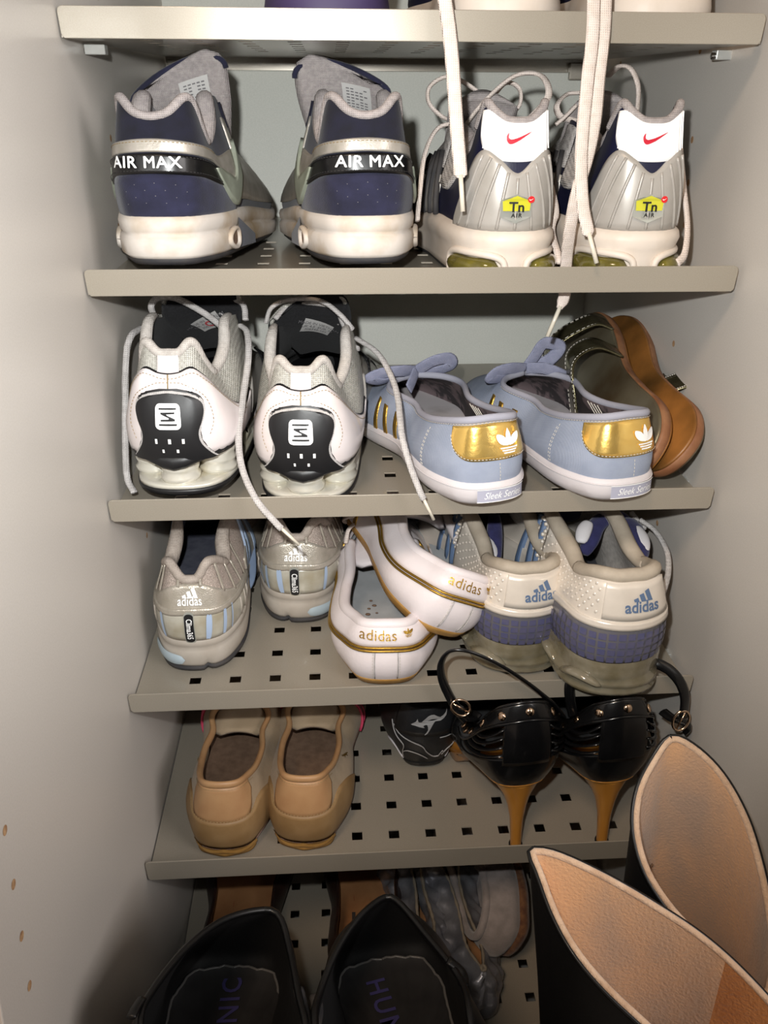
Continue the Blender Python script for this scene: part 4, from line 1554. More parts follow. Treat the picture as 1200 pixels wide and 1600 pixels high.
    for i in range(5):
        q = i / 4
        y, z, wd_ = lerp(.125, .182, q), lerp(.102, .078, q), lerp(.021, .012, q)
        lace(root, [(-wd_, y, z - .003), (0, y, z + .007), (wd_, y, z - .003)], S_LACEG, r=.0028, flat=.5, world=False, n=6)
    return S


S_NFAB2 = mat('slate_lining', (84, 86, 98), .9, rgb2=(66, 68, 82), vs=90, bump=.4, bs=1500)
S_RPAD = mat('taupe_padding', (178, 166, 156), .75, rgb2=(162, 150, 140), vs=200, bump=.5, bs=1400, kind='weave')
S_BSTR = mat('blue_grey_strap', (120, 136, 162), .7, bump=.3, bs=900)
Ka = running_shoe('silver grey running shoe nearest the left wall, front left on the fourth shelf', seat(3, .0465, .048, 0, .001, 0, sx=.96), 1)
lace(Ka.root, [px(388, 815, .20), px(394, 870, .17), px(392, 905, .15), px(378, 930, .14)], S_BSTR, r=.0040, flat=.3, name='hanging_strap', n=8)
lace(Ka.root, [px(246, 960, .16), px(240, 985, .14), px(236, 1010, .11), px(233, 1022, .10)], S_BSTR, r=.0035, flat=.3, name='hanging_strap', n=8)
running_shoe('silver grey running shoe standing further back, second on the fourth shelf', seat(3, .1295, .114, 3, .001, 0, roll=0), -1)


# ============================================================ fourth shelf: white leather shoes with gold piping
def white_shoe(label, M, mx, laces=True):
    root = thing('leather_shoe', label, 'sneaker', M, 'white leather shoes with gold piping on the fourth shelf')
    base = lambda y: .010 + .004 * sst(.22, .27, y)
    S = Shoe(root, .265, .081, .094, mx=mx, base=base, bulge=.009, bc=.36, sq=.38,
             rear=[(0, .006, .060), (.02, .0065, .0585), (.04, .008, .055), (.07, .0065, .050), (.10, .006, .049), (.125, .008, .053)],
             front=[(.150, .031, .137, .058), (.180, .022, .160, .064), (.21, .001, .176, .064), (.24, 0, .195, .056), (.28, 0, .225, .044), (.325, 0, .257, .026)])
    S.upper(S_WLEA, ns=150, nv=16)
    S.lining(S_WLIN, th=.004)
    S.insole(S_WLIN, z=.004)
    t = lambda z: (lambda y: z + .004 * sst(.22, .27, y))
    S.sole('gum_sole', S_GUM, [(-.014, t(0)), (-.008, t(.0004)), (-.0035, t(.003)), (-.001, t(.0075)), (.0005, t(.0105)), (-.003, t(.012))])
    # padded collar above the gold piping
    tz = lambda a: S.raw(a, 1).z
    S.strip('collar_band', S_WLEA, lambda a: tz(a) - .0155, lambda a: tz(a) + .002, -.15, .15, off=.0022, n=90, nv=6, mid=.0022)
    S.collar(S_WLEA, r=.0050, a0=-.155, a1=.155, n=90, name='padded_collar', off=.0012)
    b = MB()
    for dz, r in ((-.0165, .0011), (-.0188, .0011)):
        b.tube([S.az(a, tz(a) + dz, .0022) for a in [lerp(-.15, .15, i / 90) for i in range(91)]], r, 1, 6)
    b.build('gold_piping', S_GOLDL, root, mx)
    b = MB()
    add_text(b, 'adidas', .0108, S.fmap(-.006, .0525, .0062), spacing=1.05)
    for pl in trefoil():
        add_poly(b, tf(pl, .0036), S.fmap(.0165 * mx, .0530, .0062), .002)
    b.build('gold_print', S_GOLDL, root, mx, smooth=False)
    b = MB()
    for a in (-.0088, .0088):
        b.tube([S.az(a * (1 + .0 * z), z, .0006) for z in [lerp(.013, .040, i / 8) for i in range(9)]], .0005, 1, 5)
    b.build('heel_seams', S_LACEG, root, mx)
    b = MB()
    for a in (-.0102, .0102):
        S.stitches(None, [(a, .013), (a, .026), (a, .040)], off=.0008, mb=b)
    b.build('stitching', S_THR, root, mx, smooth=False, weld=False)
    # tongue and laces on the instep
    S.tongue(S_WLEA, [(0, 0, .19, .058, .018), (.5, 0, .150, .062, .027), (1, 0, .112, .053, .031)], th=.004, cross=.2)
    b = MB()
    S.tpoint(0, 1)
    b.tube([S.tpoint(u * .022, .97) for u in [lerp(-1, 1, i / 10) for i in range(11)]], .0012, 1, 6)
    b.build('tongue_binding', S_THR, root, mx)
    if laces:
        for i in range(5):
            q = i / 4
            y, z, wd_ = lerp(.150, .195, q), lerp(.074, .060, q), .018
            lace(root, [(-wd_, y, z - .006), (-wd_ * .4, y + .002, z + .002), (wd_ * .5, y - .002, z + .002), (wd_, y, z - .006)], S_LACEW, r=.0030, flat=.4, world=False, n=5)
        lace(root, [(-.010, .155, .078), (-.026, .150, .082), (-.036, .158, .074), (-.030, .168, .066), (-.016, .165, .072)], S_LACEW, r=.0024, flat=.6, name='lace_loop', world=False)
        lace(root, [(-.008, .157, .078), (-.030, .160, .088), (-.040, .170, .080), (-.034, .180, .068), (-.018, .172, .070)], S_LACEW, r=.0024, flat=.6, name='lace_loop', world=False)
        lace(root, [(-.014, .155, .076), (-.030, .142, .074), (-.034, .130, .064)], S_LACEW, r=.0022, flat=.6, name='lace_end', world=False)
    # two gold side stripes
    for sg in (-1, 1):
        S.strip('side_stripe', S_GOLDL, lambda q: .05, lambda q: .75, *sorted((sg * .165, sg * .171)), off=.0010, usez=False, n=4)
    b = MB()
    for q in range(3):
        b.tube([S.at(.085 + .012 * q + .02 * v, v, -.0048) for v in (.2, .5, .9)], .0004, 1, 5)
    b.build('lining_seams', S_THR, root, mx)
    return S


WS1 = white_shoe('white leather shoe with gold piping lying flat, overlapped by its pair', seat(3, .2035, .014, 2, .001, 0), 1)
b = MB()
for dx, dy, r in ((.004, .10, .0016), (-.001, .095, .0012), (.006, .088, .0010), (-.002, .086, .0018), (.001, .108, .0012)):
    b.ball((dx - .012, dy, .0155), r, 6, (1.5, 1, .5))
b.build('dirt_specks', S_INBR, WS1.root)
white_shoe('white leather shoe with gold piping tilted on top of its pair', seat(3, .2475, .030, -13, .037, -3, 27), 1, False)


# ============================================================ fourth shelf: navy and white cushioned trainers
def S_W(root, p):
    return wm(root).inverted() @ Vector(p)


def cushioned_trainer(label, M, mx, lacepts, flaps):
    root = thing('trainer', label, 'trainer', M, 'white and navy trainers with smoky clear soles')
    base = lambda y: .034 - .006 * sst(.09, .2, y) + .010 * sst(.22, .3, y)
    S = Shoe(root, .285, .076, .098, mx=mx, base=base, bulge=.0055, bc=.32, sq=.43,
             rear=[(0, .008, .104), (.012, .008, .1035), (.026, .008, .104), (.040, .009, .102), (.055, .010, .097), (.070, .011, .094), (.090, .012, .098)],
             front=[(.118, .028, .105, .108), (.150, .023, .135, .106), (.180, .017, .16, .096), (.215, .001, .188, .082), (.25, 0, .22, .068), (.295, 0, .25, .052), (.34, 0, .278, .040)])
    S.upper(S_PEARL, ns=150, nv=16)
    S.lining(S_GREYT2)
    S.insole(S_INSG, z=.010)
    b = MB()
    b.grid([[S.warp(Vector((x0 + .006 * q + .008, y, base(y) + .0112))) for q in range(4)] for x0, y in ((.002, .035), (-.001, .055), (-.006, .075), (-.010, .10), (-.012, .125))])
    b.build('insole_stripe', S_NFAB, root, mx)
    t = lambda z: (lambda y: z + .010 * sst(.22, .3, y) * (z / .03))
    wob = lambda a, ph: .0018 * sin(a * 75 + ph) * (1 - .6 * exp(-(min(a, S.per - a) / .02) ** 2))
    S.sole('clear_sole', S_GEL, [(-.010, t(0)), (-.003, t(.0008)), (lambda a: .0015 + wob(a, 0), t(.004)), (lambda a: .0030 + wob(a, .4), t(.0075)), (lambda a: .0012 + wob(a, .6), t(.0095)), (lambda a: .0036 + wob(a, .8), t(.0125)), (lambda a: .0040 + wob(a, 1.2), t(.016)), (lambda a: .0014 + wob(a, 1.8) * .5, t(.0185)), (lambda a: .0034 + wob(a, 3.0), t(.0215)), (lambda a: .0020 + wob(a, 3.2) * .6, t(.0245)), (lambda a: .0028 + wob(a, 3.6) * .6, t(.029)), (.0014, t(.034)), (.0008, t(.036)), (-.004, t(.037))], n=200)
    for sg in (-1, 1):
        for k, a in enumerate((.075, .115) if sg > 0 else (.034, .075, .115)):
            b = MB()
            pts = []
            for i in range(13):
                u = i / 12
                p, n = S.out(sg * (a + .034 * (u - .5)), .0036)
                pts.append(S.warp(Vector((p.x, p.y, .014 + .006 * sin(u * pi)))))
            b.tube(pts, .0058, .6, 10, rf=lambda q: .15 + .85 * sqrt(max(0, 1 - (2 * q - 1) ** 2)))
            b.build('sole_bubble', S_GEL, root, mx)
    ch = KF([(-.13, .052), (-.10, .058), (-.06, .066), (-.03, .0665), (0, .0655), (.03, .0665), (.06, .066), (.10, .058), (.13, .052)])
    S.strip('heel_cage', S_CAGE, lambda a: base(S.out(a)[0].y), ch, -.13, .13, off=.0015, n=90, nv=8)
    b = MB()
    for r in range(4):
        for c in range(-13, 14):
            a = c * .0066
            z = .0385 + r * .0066
            if abs(a) > .062 and r == 3:
                continue
            pl = [(-.0025, -.0025), (.0025, -.0025), (.0025, .0025), (-.0025, .0025)]
            add_poly(b, pl, lambda x, y: S.az(a + x, z + y, .0026))
    o = b.build('cage_cells', S_CELL, root, mx, smooth=False)
    o['kind'] = 'stuff'
    bl = lambda a: ch(a)[0] - .001
    bh = lambda a: S.raw(a, 1).z - .004
    S.strip('heel_band', S_PEARL, bl, bh, -.115, .115, off=.0026, n=80, nv=6)
    S.strip('band_lip', S_PEARL, lambda a: ch(a)[0] - .0015, lambda a: ch(a)[0] + .0042, -.115, .115, off=.0040, n=80, nv=3)
    S.strip('logo_panel', S_PEARL, lambda a: ch(a)[0] + .006, lambda a: S.raw(a, 1).z - .005, -.022 if mx > 0 else -.022, .034, off=.0040, n=40, nv=6)
    b = MB()
    f = S.fmap(.006 * mx, .0855, .0050)
    for pl in bars3():
        add_poly(b, tf(pl, .0092, dx=.0014), f, .002)
    add_text(b, 'adidas', .0118, S.fmap(.006 * mx, .0815, .0050), bold=.00028, sx=.9)
    b.build('heel_print', S_BLOGO, root, mx, smooth=False)
    # dimples of the padded side panels
    b = MB()
    for sg in (-1, 1):
        for r in range(7):
            for c in range(16):
                a = sg * (.030 + .0072 * c) + (.0036 if r % 2 else 0)
                if sg > 0 and c < 1 + (6 if mx > 0 else 6) * 0:
                    continue
                if abs(a) < .038 and sg > 0:
                    continue
                v = .52 + .062 * r
                zz = S.raw(a, v).z
                if zz > ch(a)[0] + .008 and v < .93:
                    p = S.at(a, v, .0014)
                    b.ball(tuple(p), .0021, 6, (1, 1, 1))
    o = b.build('side_dimples', S_PEARL, root, mx)
    o['kind'] = 'stuff'
    S.collar(S_CPAD, r=.0055, a0=-.066, a1=.066, name='collar_binding', off=.001)
    for e in ((-.14, -.058), (.058, .14)):
        S.collar(S_CPAD, r=.0068, a0=e[0], a1=e[1], n=26, name='collar_padding', off=.002, rf=lambda q: .7 + .3 * sin(pi * q))
    for sg in (-1, 1):
        e = sorted((sg * .15, sg * .25))
        S.strip('side_overlay', S_PEARL, lambda a: .02, lambda a: .4, e[0], e[1], off=.0018, usez=False, n=30)
        for k in range(3):
            a = sg * (.125 + .02 * k)
            S.strip('side_stripe', S_BLOGO, lambda q: .15, lambda q: .9, min(a, a + sg * .006), max(a, a + sg * .006), off=.0034, usez=False, n=4)
    # navy tongue folded over, with side cheeks
    S.tongue(S_NFAB, [(0, 0, .185, .076, .020), (.5, 0, .158, .100, .026), (1, 0, .138, .116, .028)], th=.010, cross=.45)
    b = MB()
    b.grid([[S.tpoint(u * .0085 + .0, tt, off=.0012) for u in (-1, 0, 1)] for tt in (.66, .74, .82)])
    o = b.build('tongue_label', S_BIND, root, mx)
    b = MB()
    for q in range(4):
        b.grid([[S.tpoint(u * .006, .68 + q * .035 + dd, off=.0018) for u in (-1, 0, 1)] for dd in (0, .016)])
    b.build('label_print', S_NAVY, o, mx)
    for pts, r, kind in flaps:
        b = MB()
        b.tube(smooth_path([S_W(root, p) for p in pts], 6), r, .55, 12, rf=lambda q: .45 + .55 * sqrt(max(0, sin(pi * min(1, max(0, q))))))
        b.build('tongue_cheek' if kind else 'tongue_wing', S_NFAB if kind else S_WHITE2, root)
    for i in range(4):
        q = i / 3
        y, z, wd_ = lerp(.135, .185, q), lerp(.116, .088, q), lerp(.024, .013, q)
        lace(root, [(-wd_, y, z - .003), (0, y, z + .008), (wd_, y, z - .003)], S_LACEG, r=.0030, flat=.5, world=False, n=6)
    for pts in lacepts:
        lace(root, pts, S_LACEG, r=.0028, flat=.7, name='loose_lace')
    return S


S_INSG = mat('charcoal_insole', (74, 74, 78), .9, rgb2=(60, 60, 66), vs=80, bump=.3, bs=900)
S_CPAD = mat('beige_grey_collar', (182, 170, 154), .7, rgb2=(166, 154, 138), vs=60, bump=.2, bs=900)
S_WHITE2 = mat('white_tongue_trim', (214, 210, 212), .55)
cushioned_trainer('white and navy trainer with smoky sole, between the tilted white shoe and its pair', seat(3, .321, .026, -6, .001, 0, sz=.96), 1,
    [[px(872, 825, .10), px(878, 855, .07), px(884, 880, .06), px(886, 900, .05)]],
    [([px(772, 800, .14), px(773, 830, .12), px(772, 862, .10), px(772, 884, .085)], .0075, 1),
     ([px(764, 838, .115), px(768, 858, .10), px(771, 878, .088)], .0055, 0)])
cushioned_trainer('white and navy trainer with smoky sole overhanging the lip, nearest the right wall', seat(3, .3835, -.027, -5, LIP + .001, 3.6), 1,
    [[px(1000, 812, .08), px(1024, 830, .07), px(1042, 862, .05), px(1044, 895, .03), px(1036, 925, .01)], [px(985, 800, .10), px(1000, 818, .09), px(1006, 825, .08)]],
    [([px(912, 866, .050), px(922, 846, .058), px(930, 824, .07), px(946, 810, .08), px(968, 806, .085), px(985, 816, .08)], .0085, 1),
     ([px(978, 812, .080), px(988, 832, .066), px(994, 856, .052), px(994, 874, .042)], .0120, 1),
     ([px(908, 848, .052), px(912, 830, .060), px(920, 815, .068)], .0065, 0),
     ([px(992, 822, .068), px(1003, 842, .056), px(1007, 862, .046)], .0065, 0)])


# ============================================================ fifth shelf: beige slip-ons
def slip_on(label, M, mx, L=.250):
    root = thing('slip_on_shoe', label, 'slip-on', M, 'beige slip-on shoes on the fifth shelf')
    base = lambda y: .010 + .004 * sst(.2, .25, y)
    S = Shoe(root, L, .072, .088, mx=mx, base=base, bulge=.007, bc=.34, sq=.38,
             rear=[(0, .008, .076), (.02, .009, .0745), (.04, .010, .069), (.065, .012, .060), (.095, .010, .054), (.120, .011, .053)],
             front=[(.145, .027, .118, .056), (.170, .018, .131, .060), (.195, .001, .137, .062), (.235, 0, .170, .056), (.275, 0, .22, .042), (.31, 0, L - .008, .026)])
    S.upper(S_BEIGE, ns=140, nv=16)
    S.lining(S_BEIGE, th=.003)
    S.insole(S_INBR, z=.006, inset=.003)
    t = lambda z: (lambda y: z + .004 * sst(.2, .25, y))
    S.sole('sole', S_PINKS, [(-.012, t(0)), (-.005, t(.0005)), (-.001, t(.004)), (.0008, t(.009)), (-.003, t(.0115))])
    # gum heel with its waves
    b = MB()
    rows = []
    for j in range(9):
        z = .0002 + .0128 * j / 8
        rows.append([S.warp(Vector((*S.out(a, .0004 + .0003 * j + .0007 * sin(j * 1.6 + 2.2 * abs(sin(a * 130))) - (.010 if j == 0 else 0))[0].xy, z - .003 * (1 - cos(a * 60)) * 0))) for a in [lerp(-.030, .030, i / 30) for i in range(31)]])
    b.grid(rows)
    b.build('gum_heel', S_GUM, root, mx)
    cap = KF([(-.10, .012), (-.075, .034), (-.050, .0465), (-.038, .0475), (-.028, .0450), (0, .0435), (.028, .0450), (.038, .0475), (.050, .0465), (.075, .034), (.10, .012)])
    S.strip('heel_cap', S_CAPB, lambda a: .0128, cap, -.095, .095, off=.0016, n=70, nv=8)
    S.strip('heel_panel', S_TAN, lambda a: cap(a)[0] - .002 + .014 * sst(.020, .037, abs(a)), lambda a: S.raw(a, 1).z - .001, -.037, .037, off=.0012, n=50, nv=6)
    S.collar(S_TAN, r=.0026, a0=-.19, a1=.19, n=100, name='topline_binding', off=.0, flat=1.4)
    b = MB()
    S.stitches(None, [(a, cap(a)[0] + .0012) for a in [lerp(-.045, .045, i / 20) for i in range(21)]], off=.0020, mb=b)
    S.stitches(None, [(a, S.raw(a, 1).z - .004) for a in [lerp(-.045, .045, i / 20) for i in range(21)]], off=.0018, mb=b)
    b.build('stitching', S_THRY, root, mx, smooth=False, weld=False)
    for sg in (-1, 1):
        b = MB()
        for q in (0, .010):
            b.tube([S.at(sg * (.158 + q + .03 * v), v, .0012) for v in [.05 + .8 * i / 10 for i in range(11)]], .0012 if q else .0018, .8, 6)
        b.build('pink_piping', S_PINK, root, mx)
    # leaping cat mark on the outer side
    b = MB()
    cat = spoly([(-.9, -.5), (-.4, -.1), (-.1, .1), (.3, .35), (.8, .7), (1, .65), (.7, .4), (.5, .1), (.6, -.2), (.4, -.1), (.2, -.1), (-.1, -.25), (-.3, -.7), (-.45, -.7), (-.35, -.3), (-.7, -.55)], 2)
    add_poly(b, tf(cat, .0075), lambda x, y: S.at(.088 - x, .80 + y * 18 * .9, .0018), .002)
    b.build('cat_mark', S_GOLDL, root, mx, smooth=False)
    S.tongue(S_BEIGE, [(0, 0, .165, .058, .020), (.6, 0, .128, .058, .027), (1, 0, .100, .051, .029)], th=.004, cross=.30)
    b = MB()
    b.tube([S.tpoint(u * .024, .96) for u in [lerp(-1, 1, i / 10) for i in range(11)]], .0009, 1, 6)
    b.build('tongue_binding', S_PINKS, root, mx)
    return S


S_PINKS = mat('dusty_pink_foam', (176, 142, 132), .8)
slip_on('beige slip-on shoe with brown heel cap nearest the left cabinet wall', seat(4, .0635, .018, 3, .001, 0), -1)
slip_on('beige slip-on shoe with brown heel cap, second from the left wall', seat(4, .1315, .021, 5, .001, 0), 1)


# ============================================================ fifth shelf: black printed shoe at the back
def printed_shoe():
    root = thing('printed_sneaker', 'black sneaker with white kangaroo print standing at the back of fifth shelf', 'sneaker', seat(4, .2465, .110, 0, .001, 0))
    base = lambda y: .010 + .004 * sst(.2, .24, y)
    S = Shoe(root, .245, .066, .086, base=base, bulge=.0115, bc=.34, sq=.36,
             rear=[(0, .001, .088), (.02, .001, .086), (.04, .002, .080), (.07, .004, .070), (.10, .008, .066), (.125, .012, .068)],
             front=[(.15, .028, .125, .076), (.180, .018, .15, .074), (.205, .001, .168, .068), (.24, 0, .19, .056), (.27, 0, .215, .044), (.305, 0, .237, .028)])
    S.upper(S_BLKP, ns=130, nv=16)
    S.lining(S_BLKF)
    S.insole(S_BLKF)
    S.sole('sole', S_BLKR, [(-.012, 0), (-.005, .0006), (-.001, .005), (.0008, .010), (-.002, .013)])
    for sg in (-1, 1):
        S.strip('sole_patch', S_WRUB, lambda a: .0105, lambda a: .0105 + .010 * sin(pi * max(0, min(1, (abs(a) - .022) / .036))), *sorted((sg * .022, sg * .058)), off=.0012, n=20, nv=3)
    S.strip('heel_pad', S_BLKP, lambda a: .052, lambda a: .083, -.024, .026, off=.0016, n=30)
    b = MB()
    roo = spoly([(-1.05, -.25), (-.8, -.02), (-.72, .18), (-.68, .0), (-.5, -.02), (-.1, .38), (.25, .45), (.6, .22), (.95, .45), (1.05, .75), (.95, .25), (.6, -.02), (.3, 0), (.1, -.35), (-.15, -.85), (-.32, -.95), (-.12, -.6), (-.18, -.2), (-.4, -.3), (-.3, -.42), (-.6, -.38), (-.85, -.3)], 2)
    add_poly(b, tf(roo, .0138), S.fmap(.002, .068, .0026), .002)
    b.build('kangaroo_print', S_SILP, root, smooth=False)
    b = MB()
    f = S.fmap(0, 0, .0010)
    for ln_ in ([(-.030, .056), (-.023, .046), (-.017, .038), (-.018, .028), (-.019, .018), (-.018, .026), (-.014, .031), (-.006, .028), (.002, .020)],
                [(-.026, .054), (-.016, .047), (-.004, .040), (.0, .032), (.006, .024), (.011, .023)],
                [(.010, .049), (.020, .048), (.028, .048), (.028, .052), (.036, .054)],
                [(.036, .052), (.034, .044), (.027, .035), (.024, .032), (.017, .031), (.013, .024)],
                [(.010, .022), (.013, .030), (.014, .026)]):
        P = spoly(ln_, 5, False)
        b.tube([f(x, y) for x, y in P], .0007, .6, 5)
    b.build('line_print', S_SILP, root)
    return S


S_BLKP = mat('black_glossy_canvas', (20, 20, 22), .45, rgb2=(30, 30, 32), vs=90, bump=.3, bs=600)
S_SILP = mat('silver_grey_print', (158, 154, 152), .5)
printed_shoe()


# ============================================================ fifth shelf: black cage stilettos
def stiletto(label, M, mx, strap):
    root = thing('stiletto', label, 'high heel', M, 'black studded stilettos on the fifth shelf')
    base = lambda y: lerp(.082, .020, sst(.015, .150, y))
    S = Shoe(root, .215, .068, .082, mx=mx, base=base, bulge=.0130, bc=.20, sq=.39,
             rear=[(0, .001, .170), (.014, .001, .166), (.026, .002, .154), (.038, .003, .138), (.052, .005, .120), (.070, .008, .106), (.105, .010, .092)],
             front=[(.125, .026, .112, .078), (.150, .018, .135, .070), (.175, .001, .15, .064), (.20, 0, .165, .056), (.235, 0, .19, .046), (.27, 0, .208, .034)])
    q = S.S
    m = S_BLEA
    # solid heel cup, back panel, vamp
    cupz = KF([(-.085, .70), (-.06, .40), (-.035, .34), (-.022, .38), (0, .42), (.022, .38), (.035, .34), (.06, .40), (.085, .70)])
    S.strip('heel_cup', m, lambda a: 0, lambda a: cupz(a)[0], -.085, .085, off=.0006, usez=False, n=70, nv=12)
    S.strip('back_panel', m, lambda a: .34, lambda a: .95, -.0150, .0150, off=.0022, usez=False, n=20, nv=14)
    for a0, a1 in ((-q, -.085), (.085, q)):
        S.strip('vamp', m, lambda a: 0, lambda a: 1.0, a0, a1, off=.0006, usez=False, n=50, nv=12)
    S.strip('collar_strap', m, lambda a: S.raw(a, 1).z - .0125, lambda a: S.raw(a, 1).z - .0002, -.088, .088, off=.0026, n=90, nv=6)
    b = MB()
    for v in (.0125, .0002):
        b.tube([S.az(a, S.raw(a, 1).z - v, .0020) for a in [lerp(-.088, .088, i / 60) for i in range(61)]], .0013, 1, 6)
    b.build('strap_edging', m, root, mx)
    # inner side of the cage
    S.strip('cup_lining', S_BLKF, lambda a: 0, lambda a: cupz(a)[0] - .01, -.085, .085, off=-.0025, usez=False, n=60, nv=8)
    for sg in (-1, 1):
        for k in range(4):
            b = MB()
            path = []
            for i in range(13):
                u = i / 12
                a = sg * (.015 + u * (.026 + .008 * k))
                v = lerp(.74 - .095 * k, .80, u * u) - .10 * sin(pi * u)
                path.append(S.at(a, v, .0014))
            b.tube(path, .0019, .5, 6)
            b.build('cage_strap', m, root, mx)
    for a in (-.080, -.066, -.050, -.033, -.0165, 0.0015, .0195, .036, .052, .066, .080):
        v = S.v_of(a, S.raw(a, 1).z - .0064)
        p, n = S.at(a, v, .0028), S.nrm(a, v)
        t1 = Vector((0, 0, 1)).cross(n).normalized()
        t2 = n.cross(t1)
        b = MB()
        rows = []
        for j in range(5):
            r = .0036 * cos(j * pi / 8 * .98)
            h = .0016 * sin(j * pi / 8)
            rows.append([p + t1 * (r * cos(2 * pi * i / 16)) + t2 * (r * sin(2 * pi * i / 16)) + n * h for i in range(16)])
        b.grid(rows, cu=True)
        b.cap(rows[-1])
        b.build('stud', S_STUD, root, mx)
    # insole, platform and heel
    S.insole(S_BLKF, z=.0035, inset=-.0012)
    pl = lambda y: lerp(.082, .020, sst(.015, .150, y))
    b = MB()
    rows = []
    for d, k in ((-.010, 0), (-.002, .02), (.0008, .5), (.0015, 1.0)):
        row = []
        for i in range(90):
            p, n = S.out(S.per * i / 90, d)
            top = pl(p.y) + .0015
            bot = max(0.0, lerp(top - .004, 0.0, sst(.075, .125, p.y)))
            row.append(S.warp(Vector((p.x, p.y, lerp(bot, top, k)))))
        rows.append(row)
    b.grid(rows, cu=True)
    b.ngon(rows[0]); b.ngon(rows[-1])
    b.build('platform', S_HEEL, root, mx)
    prof = [(0.0, .0048, .0050, .012), (.003, .0048, .0050, .012), (.018, .0051, .0053, .0125), (.035, .0060, .0064, .0135), (.050, .0085, .0095, .0155), (.062, .0125, .0135, .0185), (.070, .0178, .018, .0220), (.077, .0245, .0235, .0265), (.0815, .0300, .0275, .0295)]
    b = MB()
    rows = [[(rx * cos(2 * pi * i / 28), cy + ry * sin(2 * pi * i / 28) - .002, z + (.0035 * (abs(cos(2 * pi * i / 28))) if z > .07 else 0)) for i in range(28)] for z, rx, ry, cy in prof]
    b.grid(rows, cu=True)
    b.cap(rows[0])
    b.cap(rows[-1])
    b.build('stiletto_heel', S_HEEL, root, mx)
    b = MB()
    b.tube([(0, .0100, -.0003), (0, .0100, .0028)], .0060, 1, 16)
    b.build('heel_tip', S_BLKR, root, mx)
    # ankle strap and buckle
    P = smooth_path(strap[0], 10)
    b = MB()
    b.tube(P, .0043, .34, 8, up=strap[2])
    o = b.build('ankle_strap', m, root, world=True)
    c, ax, r = strap[1]
    b = MB()
    u = Vector(ax[0]).normalized(); v = Vector(ax[1]).normalized()
    ring = [Vector(c) + u * (r * cos(2 * pi * i / 24)) + v * (r * .72 * sin(2 * pi * i / 24)) for i in range(25)]
    b.tube(ring, .0011, 1, 8, caps=False)
    b.tube([ring[0], ring[12]], .0007, 1, 6)
    b.build('buckle', S_STUD, o, world=True)
    b = MB()
    b.tube(smooth_path(strap[3], 6), .0055, .45, 8)
    b.build('strap_end', m, root, world=True)
    return S


stiletto('black studded stiletto with open strap loop leaning left, between printed shoe and its pair', seat(4, .3175, .006, -3, .001, 0, -2.5), 1,
         ([px(878, 1118, -.002), px(862, 1098, -.012), px(822, 1066, -.020), px(778, 1038, -.026), px(735, 1019, -.028), px(705, 1017, -.026), px(690, 1034, -.022), px(690, 1058, -.020), px(701, 1085, -.016), px(716, 1110, -.010), px(728, 1124, -.004)],
          (px(720, 1106, -.016), ((.8, .1, -.55), (.5, .2, .8)), .0085), (0, 0, 1),
          [px(716, 1104, -.010), px(724, 1120, -.004), px(738, 1122, .004), px(746, 1114, .008)]))
stiletto('black studded stiletto beneath the overhanging trainer, beside the right wall', seat(4, .3945, .006, -3, .001, 0, -2.5), 1,
         ([px(896, 1118, -.002), px(891, 1095, -.008), px(890, 1070, -.010), px(898, 1060, -.008), px(915, 1060, -.004), px(960, 1056, -.003), px(1015, 1038, -.010), px(1040, 1043, -.014), px(1060, 1062, -.018), px(1070, 1088, -.018), px(1068, 1118, -.014)],
          (px(1064, 1126, -.016), ((.35, 0, .9), (.8, 0, -.4)), .0090), (0, 1, 0),
          [px(1036, 1112, .004), px(1050, 1122, -.004), px(1064, 1126, -.010), px(1076, 1134, -.012), px(1070, 1142, -.010)]))


# ============================================================ lowest shelf: dark pumps
def pump(label, M, mx):
    root = thing('court_shoe', label, 'court shoe', M, 'dark brown court shoes on the lowest shelf')
    base = lambda y: lerp(.040, .008, sst(.02, .14, y))
    S = Shoe(root, .262, .074, .094, mx=mx, base=base, bulge=.005, bc=.34, sq=.38,
             rear=[(0, .004, .088), (.03, .006, .080), (.07, .006, .064), (.11, .006, .048), (.15, .007, .038), (.18, .012, .036)],
             front=[(.205, .018, .195, .038), (.225, .001, .208, .040), (.26, 0, .225, .034), (.32, 0, .256, .022)])
    S.upper(S_DBR, ns=120, nv=12)
    S.lining(S_INTAN, th=.0025)
    S.insole(S_INTAN, z=.003, inset=.002)
    S.sole('sole', S_BLKR, [(-.012, lambda y: max(0, base(y) - .006)), (-.001, lambda y: max(0.0006, base(y) - .005)), (.001, lambda y: base(y) - .001), (-.002, lambda y: base(y) + .001)])
    b = MB()
    rows = [[(rx * cos(2 * pi * i / 24), cy + ry * sin(2 * pi * i / 24), z) for i in range(24)] for z, rx, ry, cy in ((0, .016, .016, .022), (.012, .0165, .0165, .023), (.026, .021, .020, .026), (.038, .028, .027, .032))]
    b.grid(rows, cu=True); b.cap(rows[0]); b.cap(rows[-1])
    b.build('block_heel', S_DBR, root, mx)
    S.collar(S_DBR, r=.0016, a0=-.21, a1=.21, n=90, name='topline_edge', off=0)
    zz = lambda x, y: Vector((x, y, base(y) + .0036))
    b = MB(); b.grid([[zz(x, y) for x in (-.014, -.002, .010)] for y in (.128, .139, .150)])
    o = b.build('insole_stamp', S_STAMP, root, mx)
    b = MB(); b.grid([[zz(x, y) for x in (-.016, -.004, .008)] for y in (.098, .105, .112)])
    b.build('insole_label', S_OUT, root, mx)
    return S


S_STAMP = mat('brown_stamp', (120, 66, 44), .6, rgb2=(150, 90, 58), vs=400)
pump('dark brown court shoe with tan insole behind the left black ankle boot', seat(5, .062, .012, 0, .001, 0), 1)
pump('dark brown court shoe with tan insole behind the right black ankle boot', seat(5, .187, .012, 1, .001, 0), 1)


